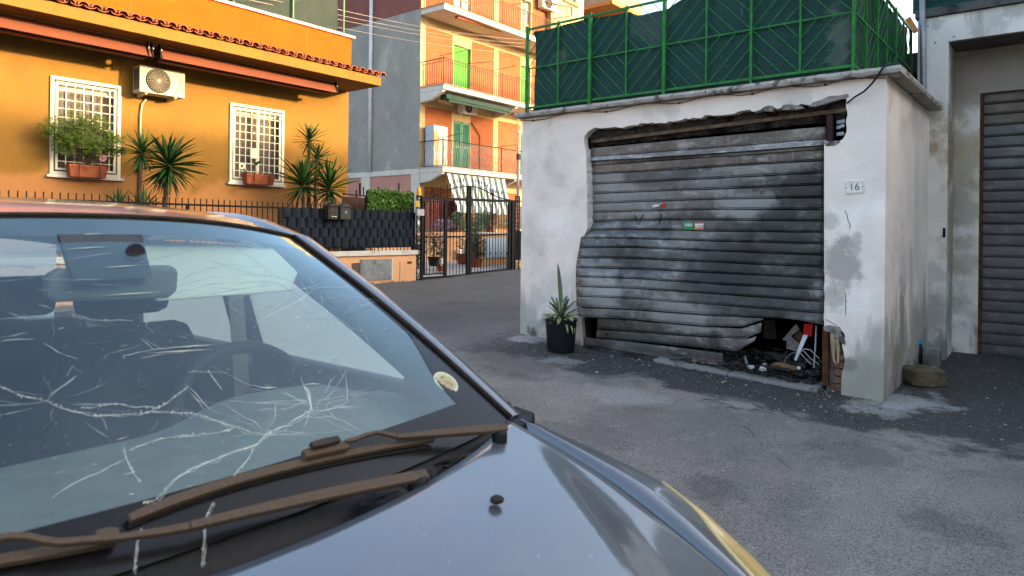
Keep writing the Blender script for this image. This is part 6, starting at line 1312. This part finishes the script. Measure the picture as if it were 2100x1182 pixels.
for sx in (.36, -.36):
    seat = MB().box(CX + sx - .25, CY + .62, .42, CX + sx + .25, CY + 1.12, .58).build('front_seat', m_st, car, bevel=.05)
    MB().add([CW(sx-.25,-1.05,.5),CW(sx+.25,-1.05,.5),CW(sx+.25,-1.18,.5),CW(sx-.25,-1.18,.5),CW(sx-.20,-1.24,1.10),CW(sx+.20,-1.24,1.10),CW(sx+.20,-1.34,1.10),CW(sx-.20,-1.34,1.10)], [(0,3,2,1),(4,5,6,7),(0,1,5,4),(1,2,6,5),(2,3,7,6),(3,0,4,7)]).build('backrest', m_st, seat, bevel=.05)
    MB().box(CX + sx - .13, CY + 1.25, 1.13, CX + sx + .13, CY + 1.36, 1.30).build('headrest', m_st, seat, bevel=.035)
    for q in (-.05, .05): MB().tube([CW(sx+q,-1.29,1.08), CW(sx+q,-1.30,1.15)], .007, 6).build('headrest_post', MAT['grey_steel'], seat)
rs_ = MB().box(CX - .6, CY + 1.75, .40, CX + .6, CY + 2.2, .56).build('rear_seat', m_st, car, bevel=.05); MB().box(CX - .6, CY + 2.2, .45, CX + .6, CY + 2.34, 1.02).build('backrest', m_st, rs_, bevel=.05)
for sx in (-.36, .36): MB().box(CX + sx - .12, CY + 2.22, 1.04, CX + sx + .12, CY + 2.31, 1.20).build('headrest', m_st, rs_, bevel=.035)
p = PZ(64, 800, 1.0)
# --- wipers, laid on the glass by following the sight line to the glass
bv = BVHTree.FromPolygons([tuple(p) for r in gridP(glassP, gus, gss) for p in r], [(i*49+k, i*49+k+1, (i+1)*49+k+1, (i+1)*49+k) for i in range(36) for k in range(48)])
NRM = Vector((0, -.58, .815)).normalized()
def onglass(px, py, off=.001):
    d = ray(px, py); h = bv.ray_cast(CAMP, d.normalized())
    if h[0] is None:
        # below the glass: the tilted plane it continues in
        P0 = glassP(0, 0); t = (P0 - CAMP).dot(NRM) / d.dot(NRM); return CAMP + d * t + NRM * off
    n_ = h[1]; n_ = n_ if n_.z > 0 else -n_
    return h[0] + n_ * off
def ribbon(name, pts, wds, offs, mat, par, thick=.006):
    if 'rod' in name or len(pts) < 6: P = [onglass(a, b, o) for (a, b), o in zip(pts, offs)]
    else:      # a stiff piece: one even curve through its sight-line points
        raw = [onglass(a, b, o) for (a, b), o in zip(pts, offs)]; tt = [0]
        for a, b in zip(pts[:-1], pts[1:]): tt.append(tt[-1] + math.hypot(b[0]-a[0], b[1]-a[1]))
        tt = np.array(tt) / tt[-1]; cf = [np.polyfit(tt, [p[i] for p in raw], 2) for i in range(3)]; P = [Vector([float(np.polyval(c_, t)) for c_ in cf]) for t in tt]
    rows = []
    for i, p in enumerate(P):
        d = (P[min(i+1, len(P)-1)] - P[max(i-1, 0)]).normalized(); sd = d.cross(NRM).normalized(); w_ = wds[i] / 2; up = d.cross(sd) * -1
        if up.dot(NRM) < 0: up = -up
        rows.append([p - sd * w_, p - sd * w_ * .9 + up * thick, p + sd * w_ * .9 + up * thick, p + sd * w_, p + sd * w_ * .95 - up * thick * .6, p - sd * w_ * .95 - up * thick * .6])
    m = MB().grid(rows, True); n = len(rows); m.f.append(tuple(range(6))); m.f.append(tuple((n-1)*6 + i for i in range(6))); return m.build(name, mat, par, bevel=.0008)
w1 = ribbon('wiper_arm', [(1022,903),(1000,904),(960,904),(925,907),(880,911),(840,914),(800,915)], [.018,.020,.019,.017,.015,.012,.010], [.034,.036,.034,.03,.028,.027,.026], m_dusty, car)
ribbon('wiper_arm_rod', [(800,914),(775,912),(755,910),(735,914),(715,921),(695,925)], [.010,.008,.007,.007,.008,.008], [.026,.030,.032,.03,.028,.026], m_dusty, w1, .004)
ribbon('wiper_blade', [(256,1071),(300,1056),(360,1037),(430,1016),(500,994),(560,974),(610,958),(660,946),(720,933),(790,923),(850,916),(885,913)], [.012,.015,.016,.016,.016,.016,.016,.015,.014,.012,.010,.007], [.010]*12, m_dusty, w1, .006)
ribbon('blade_rubber', [(256,1082),(300,1067),(360,1047),(430,1026),(500,1004),(560,984),(610,968),(660,956),(720,943),(790,932),(850,925),(885,921)], [.006]*12, [.002]*12, m_trim, w1, .003)
ribbon('blade_clip', [(612,950),(650,940),(690,932),(700,930)], [.017,.020,.019,.015], [.020]*4, m_dusty, w1, .007)
ribbon('blade_clip_top', [(622,938),(650,931),(678,924)], [.012,.015,.012], [.030]*3, simple('clip_dark', (.05,.035,.028), .6), w1, .006)
MB().lathe(onglass(1012, 908, .028), [(0,.008),(.012,.007),(.016,0),(.016,-.02)], 14).build('spindle_cap', m_trim, w1, smooth=True)
w2 = ribbon('wiper_arm', [(860,1000),(835,1006),(800,1011),(740,1022),(660,1039),(580,1058),(500,1077),(430,1093),(372,1105)], [.02,.021,.021,.021,.020,.018,.016,.014,.012], [.032]*9, m_dusty, car)
ribbon('wiper_arm_rod', [(375,1105),(330,1114),(280,1122),(235,1129),(170,1136),(110,1143),(75,1140),(45,1134),(10,1132),(-40,1140)], [.012,.011,.010,.009,.009,.009,.009,.009,.009,.008], [.03,.03,.03,.03,.031,.032,.033,.034,.033,.03], m_dusty, w2, .005)
ribbon('wiper_blade', [(-60,1171),(0,1159),(60,1150),(120,1140),(180,1128),(232,1116)], [.015]*6, [.010]*6, m_dusty, w2, .006)
ribbon('blade_clip', [(190,1121),(215,1115),(236,1111)], [.022,.024,.016], [.016]*3, m_dusty, w2, .006)
MB().lathe(onglass(845, 1006, .026), [(0,.009),(.014,.008),(.018,0),(.018,-.02)], 14).build('spindle_cap', m_trim, w2, smooth=True)
# --- cracks in the glass
def crackmat(name, col, a):
    n = NT(name); tr = n.n('ShaderNodeBsdfTransparent'); df = n.n('ShaderNodeBsdfDiffuse'); df.inputs[0].default_value = (*col, 1); gl = n.n('ShaderNodeBsdfGlossy'); gl.inputs['Roughness'].default_value = .25; m1 = n.n('ShaderNodeMixShader'); m1.inputs[0].default_value = .35
    n.l(df.outputs[0], m1.inputs[1]); n.l(gl.outputs[0], m1.inputs[2]); m2 = n.n('ShaderNodeMixShader'); n.l(n.mth('MULTIPLY', n.ramp(n.noise(120, 3, .7), .12, .42), a), m2.inputs[0]); n.l(tr.outputs[0], m2.inputs[1]); n.l(m1.outputs[0], m2.inputs[2]); n.l(m2.outputs[0], n.out.inputs[0]); return n.m
m_ck = crackmat('crack_white', (.82,.83,.66), .58); m_ckt = crackmat('crack_faint', (.74,.78,.68), .5); m_ckd = crackmat('crack_dark', (.09,.11,.11), .7); m_glint = crackmat('crack_glint', (.95,.88,.55), .95)  # the gold glint colour stands in for sparkle of the low sun
rr = random.Random(77)
def crack(pts, w_, mat, jag=3.0, both=True, name='crack'):
    P = [pts[0]]
    for a, b in zip(pts[:-1], pts[1:]):
        L = math.hypot(b[0]-a[0], b[1]-a[1]); n = max(1, int(L / 14))
        for k in range(1, n + 1):
            t = k / n; j = jag if k < n else jag * .3; P.append((a[0] + (b[0]-a[0]) * t + rr.uniform(-j, j) * .5, a[1] + (b[1]-a[1]) * t + rr.uniform(-j, j)))
    V = [onglass(a, b, .0012) for a, b in P]; m = MB(); rows = []
    for i, p in enumerate(V):
        d = (V[min(i+1, len(V)-1)] - V[max(i-1, 0)]); d = d.normalized() if d.length > 1e-6 else Vector((1,0,0)); sd = d.cross(NRM).normalized(); q = w_ * rr.uniform(.35, 1.5) * (.5 if i in (0, len(V)-1) else 1)
        rows.append([p - sd * q / 2, p + sd * q / 2])
    m.grid(rows); return m.build(name, mat, gls)
z1 = lambda L: [(x / 2.625, 760 + y / 2.625) for x, y in L]
z2 = lambda L: [(x / 2.57, 400 + y / 2.57) for x, y in L]
MAIN = [[(0,90),(120,140),(250,165),(330,205),(400,225),(520,250),(700,235),(850,225),(1060,240),(1150,270),(1260,310),(1400,345)], [(440,205),(560,190),(650,185),(700,200),(850,205),(920,160),(1020,80)], [(690,435),(800,390),(900,365),(1020,355),(1170,340),(1260,315)],
        [(770,715),(840,700),(890,640),(960,570),(1060,520),(1230,450),(1380,400),(1430,350),(1540,295),(1620,250),(1675,215),(1660,120),(1630,80)], [(1380,400),(1340,470),(1280,540),(1230,600)], [(1150,710),(1110,790),(1100,850),(1090,1000),(1085,1060)], [(760,850),(735,930),(720,1090)], [(660,410),(680,480),(720,560),(755,605)]]
for i, L in enumerate(MAIN): crack(z1(L), .0013 if i in (3, 4, 5, 6) else .0009, m_ck, 2.2)
for L in (MAIN[3], MAIN[0][4:], MAIN[5], MAIN[6]): crack([(a + 3, b + 2) for a, b in z1(L)], .0007, m_ck, 5.5)
for L in ([(660,485),(560,540),(440,590),(330,650),(280,690)], [(1400,345),(1520,345),(1620,345),(1700,360)], [(1660,180),(1750,185),(1850,160),(1870,150)], [(1660,180),(1600,185),(1530,210),(1400,215)], [(250,165),(330,90),(410,30)], [(545,250),(575,320)], [(1010,110),(1060,160),(1100,215)], [(1120,0),(1190,105)], [(1675,215),(1760,215),(1830,200),(1900,215)], [(1750,185),(1765,215),(1800,260),(1850,275)], [(1430,350),(1520,330),(1640,335)], [(1620,250),(1700,260),(1790,250)]): crack(z1(L), .0009, m_ck, 2.2)
for L in ([(350,625),(480,660),(700,665)], [(0,755),(150,730)], [(0,775),(180,760)], [(640,850),(800,820),(1070,795)], [(740,865),(880,840),(1030,825)], [(200,580),(280,605)], [(740,760),(810,820)], [(350,960),(380,905),(430,945)], [(260,1060),(400,960)], [(230,785),(300,830),(410,865)], [(1090,920),(1170,1030)], [(990,935),(1210,938)], [(1000,1020),(1110,1140)], [(45,620),(155,660)], [(1880,590),(2000,560)], [(1780,525),(2000,560)], [(1180,560),(1250,610)], [(1330,580),(1385,605)], [(1740,680),(1755,715)], [(1580,960),(1640,1110),(1620,1180)], [(1820,930),(1830,1080),(1790,1130)], [(1360,1100),(1480,1090),(1640,1080)]): crack(z2(L), .0010, m_ckt, 1.6)
for L in ([(720,360),(870,330),(1040,290),(1180,250)], [(720,320),(850,345)], [(730,370),(850,390),(980,430)], [(870,500),(1000,420),(1200,370),(1400,380)], [(900,490),(1100,440),(1300,420),(1440,430)], [(900,520),(1150,470),(1420,460)], [(1000,540),(1200,510),(1440,470)], [(1060,330),(1250,400),(1440,440)], [(1180,250),(1320,330),(1450,420)], [(1400,690),(1500,740),(1600,820)], [(1180,580),(1300,650),(1440,730),(1560,790)], [(1440,430),(1560,470),(1700,560),(1760,640)], [(1450,460),(1580,540),(1690,600),(1830,690)], [(1700,560),(1800,540),(1900,580)], [(1560,640),(1700,650),(1790,700)], [(280,340),(330,400),(280,440)], [(0,370),(200,385),(350,360)], [(270,640),(285,720),(275,750)], [(1100,900),(1300,1000),(1500,1050)]): crack(z2(L), .0014, m_ckd, 1.8)
# fine webs spreading from the strike points: thin connected rays that fork, with a few cross links
def web(cx_, cy_, n, lo, hi, sq, mats, seed, wd=.0009, a0=0, a1=6.283):
    r2 = random.Random(seed); tips = []
    for k in range(n):
        th = a0 + (a1 - a0) * (k + r2.uniform(-.35,.35)) / n; L = r2.uniform(lo, hi); o_ = r2.uniform(.1, .55) * lo; p = (cx_ + math.cos(th) * o_ + r2.gauss(0, 14), cy_ + math.sin(th) * sq * o_ + r2.gauss(0, 8)); pts = [p]; ns = max(2, int(L / 28))
        for j in range(ns):
            th += r2.gauss(0, .13); p = (p[0] + math.cos(th) * L / ns, p[1] + math.sin(th) * sq * L / ns); pts.append(p)
            if r2.random() < .30 and j > 0:
                t2 = th + r2.choice((-1, 1)) * r2.uniform(.3, .8); q = p; br = [q]
                for _ in range(r2.randint(1, 4)): t2 += r2.gauss(0, .12); q = (q[0] + math.cos(t2) * 22, q[1] + math.sin(t2) * sq * 22); br.append(q)
                tips.append((br, .7))
        tips.append((pts, 1.0))
    for pts, f in tips:
        pts = [q for q in pts if 0 - 30 < q[0] < 770 and 455 < q[1] < 900 and q[1] > 470 + max(0, (q[0] - 560)) * .72]
        if len(pts) > 1: crack(pts, wd * f, r2.choice(mats), 1.4)
K, F_, W_ = m_ckd, m_ckt, m_ck
web(632, 596, 30, 60, 320, .30, (K, K, K, F_), 3, .0008)
web(700, 668, 18, 50, 170, .6, (K, K, F_), 4, .0007)
web(640, 838, 15, 50, 190, .5, (F_, F_, K), 5, .0007)
web(540, 890, 11, 70, 260, .35, (F_, F_, K), 6, .0008)
web(110, 828, 8, 60, 260, .35, (F_, K), 7, .0007)
web(290, 690, 7, 80, 230, .25, (F_, K), 8, .0006)
web(260, 925, 6, 60, 200, .4, (F_,), 9, .0006)
web(60, 560, 8, 50, 220, .25, (K, F_), 10, .0007)
m = MB(); mg_ = MB()
def chip(mm, px, py, L, w_, ang):
    p = onglass(px, py, .0016); d = (onglass(px + 4 * math.cos(ang), py + 4 * math.sin(ang), .0016) - p).normalized(); sd = d.cross(NRM).normalized(); mm.add([p - d * L, p + sd * w_ + NRM * .0008, p + d * L, p - sd * w_], [(0,1,2,3)])
for L in MAIN:
    q = z1(L)
    for a, b in zip(q[:-1], q[1:]):
        for k in range(int(math.hypot(b[0]-a[0], b[1]-a[1]) / 4)):
            t = rr.random(); chip(m if rr.random() < .7 else mg_, a[0] + (b[0]-a[0]) * t + rr.gauss(0, 1.8), a[1] + (b[1]-a[1]) * t + rr.gauss(0, 1.5), rr.uniform(.0008,.003), rr.uniform(.0004,.0011), rr.gauss(0, .6))
for k in range(330):
    c = rr.choice(((690,810,60,30),(600,590,90,35),(690,660,60,40),(560,640,80,50),(200,560,120,60),(330,690,150,90),(260,930,140,60),(500,940,120,60))); px, py = rr.gauss(c[0], c[2]), rr.gauss(c[1], c[3])
    if px < 800 and py > 470: chip(rr.choice((m, m, mg_)), px, py, rr.choice((.0007,.001,.001,.0015,.002,.004,.009)) * rr.uniform(.7,1.2), rr.uniform(.0003,.0009), rr.gauss(-.05, .25))
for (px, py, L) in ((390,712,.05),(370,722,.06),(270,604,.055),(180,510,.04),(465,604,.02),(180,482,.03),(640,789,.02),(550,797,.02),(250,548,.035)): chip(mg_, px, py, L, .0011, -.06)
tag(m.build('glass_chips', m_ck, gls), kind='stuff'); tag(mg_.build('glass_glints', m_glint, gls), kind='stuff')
# round sticker low on the glass, red tag behind it
m_s = simple('cream_sticker', (.66,.66,.45), .6); c = onglass(914, 785, .0); 
ex = (onglass(930, 795, 0) - c).normalized(); ey = ex.cross(NRM).normalized()
def disc(r0, r1, mat, off, name):
    mm = MB(); mm.grid([[c + NRM * off + (ex * math.cos(t) + ey * math.sin(t)) * r for t in np.linspace(0, 2*math.pi, 29)] for r in (r0, r1)]); return mm.build(name, mat, gls)
disc(.0, .031, m_s, .0016, 'round_sticker'); disc(.0, .019, simple('sticker_ink', (.25,.16,.07), .6, 0, .6, 160, col2=(.5,.45,.28)), .0020, 'sticker_print'); disc(.022, .0245, simple('sticker_ring', (.40,.36,.2), .6), .0020, 'sticker_ring')
tg = PX(845, 780, CX + .66)
tag(MB().prism([tg + Vector((0, y_, z_)) for y_, z_ in ((-.032,-.018),(.03,-.022),(.034,.0),(.012,.026),(-.006,.028),(-.026,.008))], (.006,0,0)).build('red_tag', simple('faded_red', (.42,.10,.09), .7), bevel=.003), 'small faded red tag behind the windscreen by the driver side pillar', 'tag')
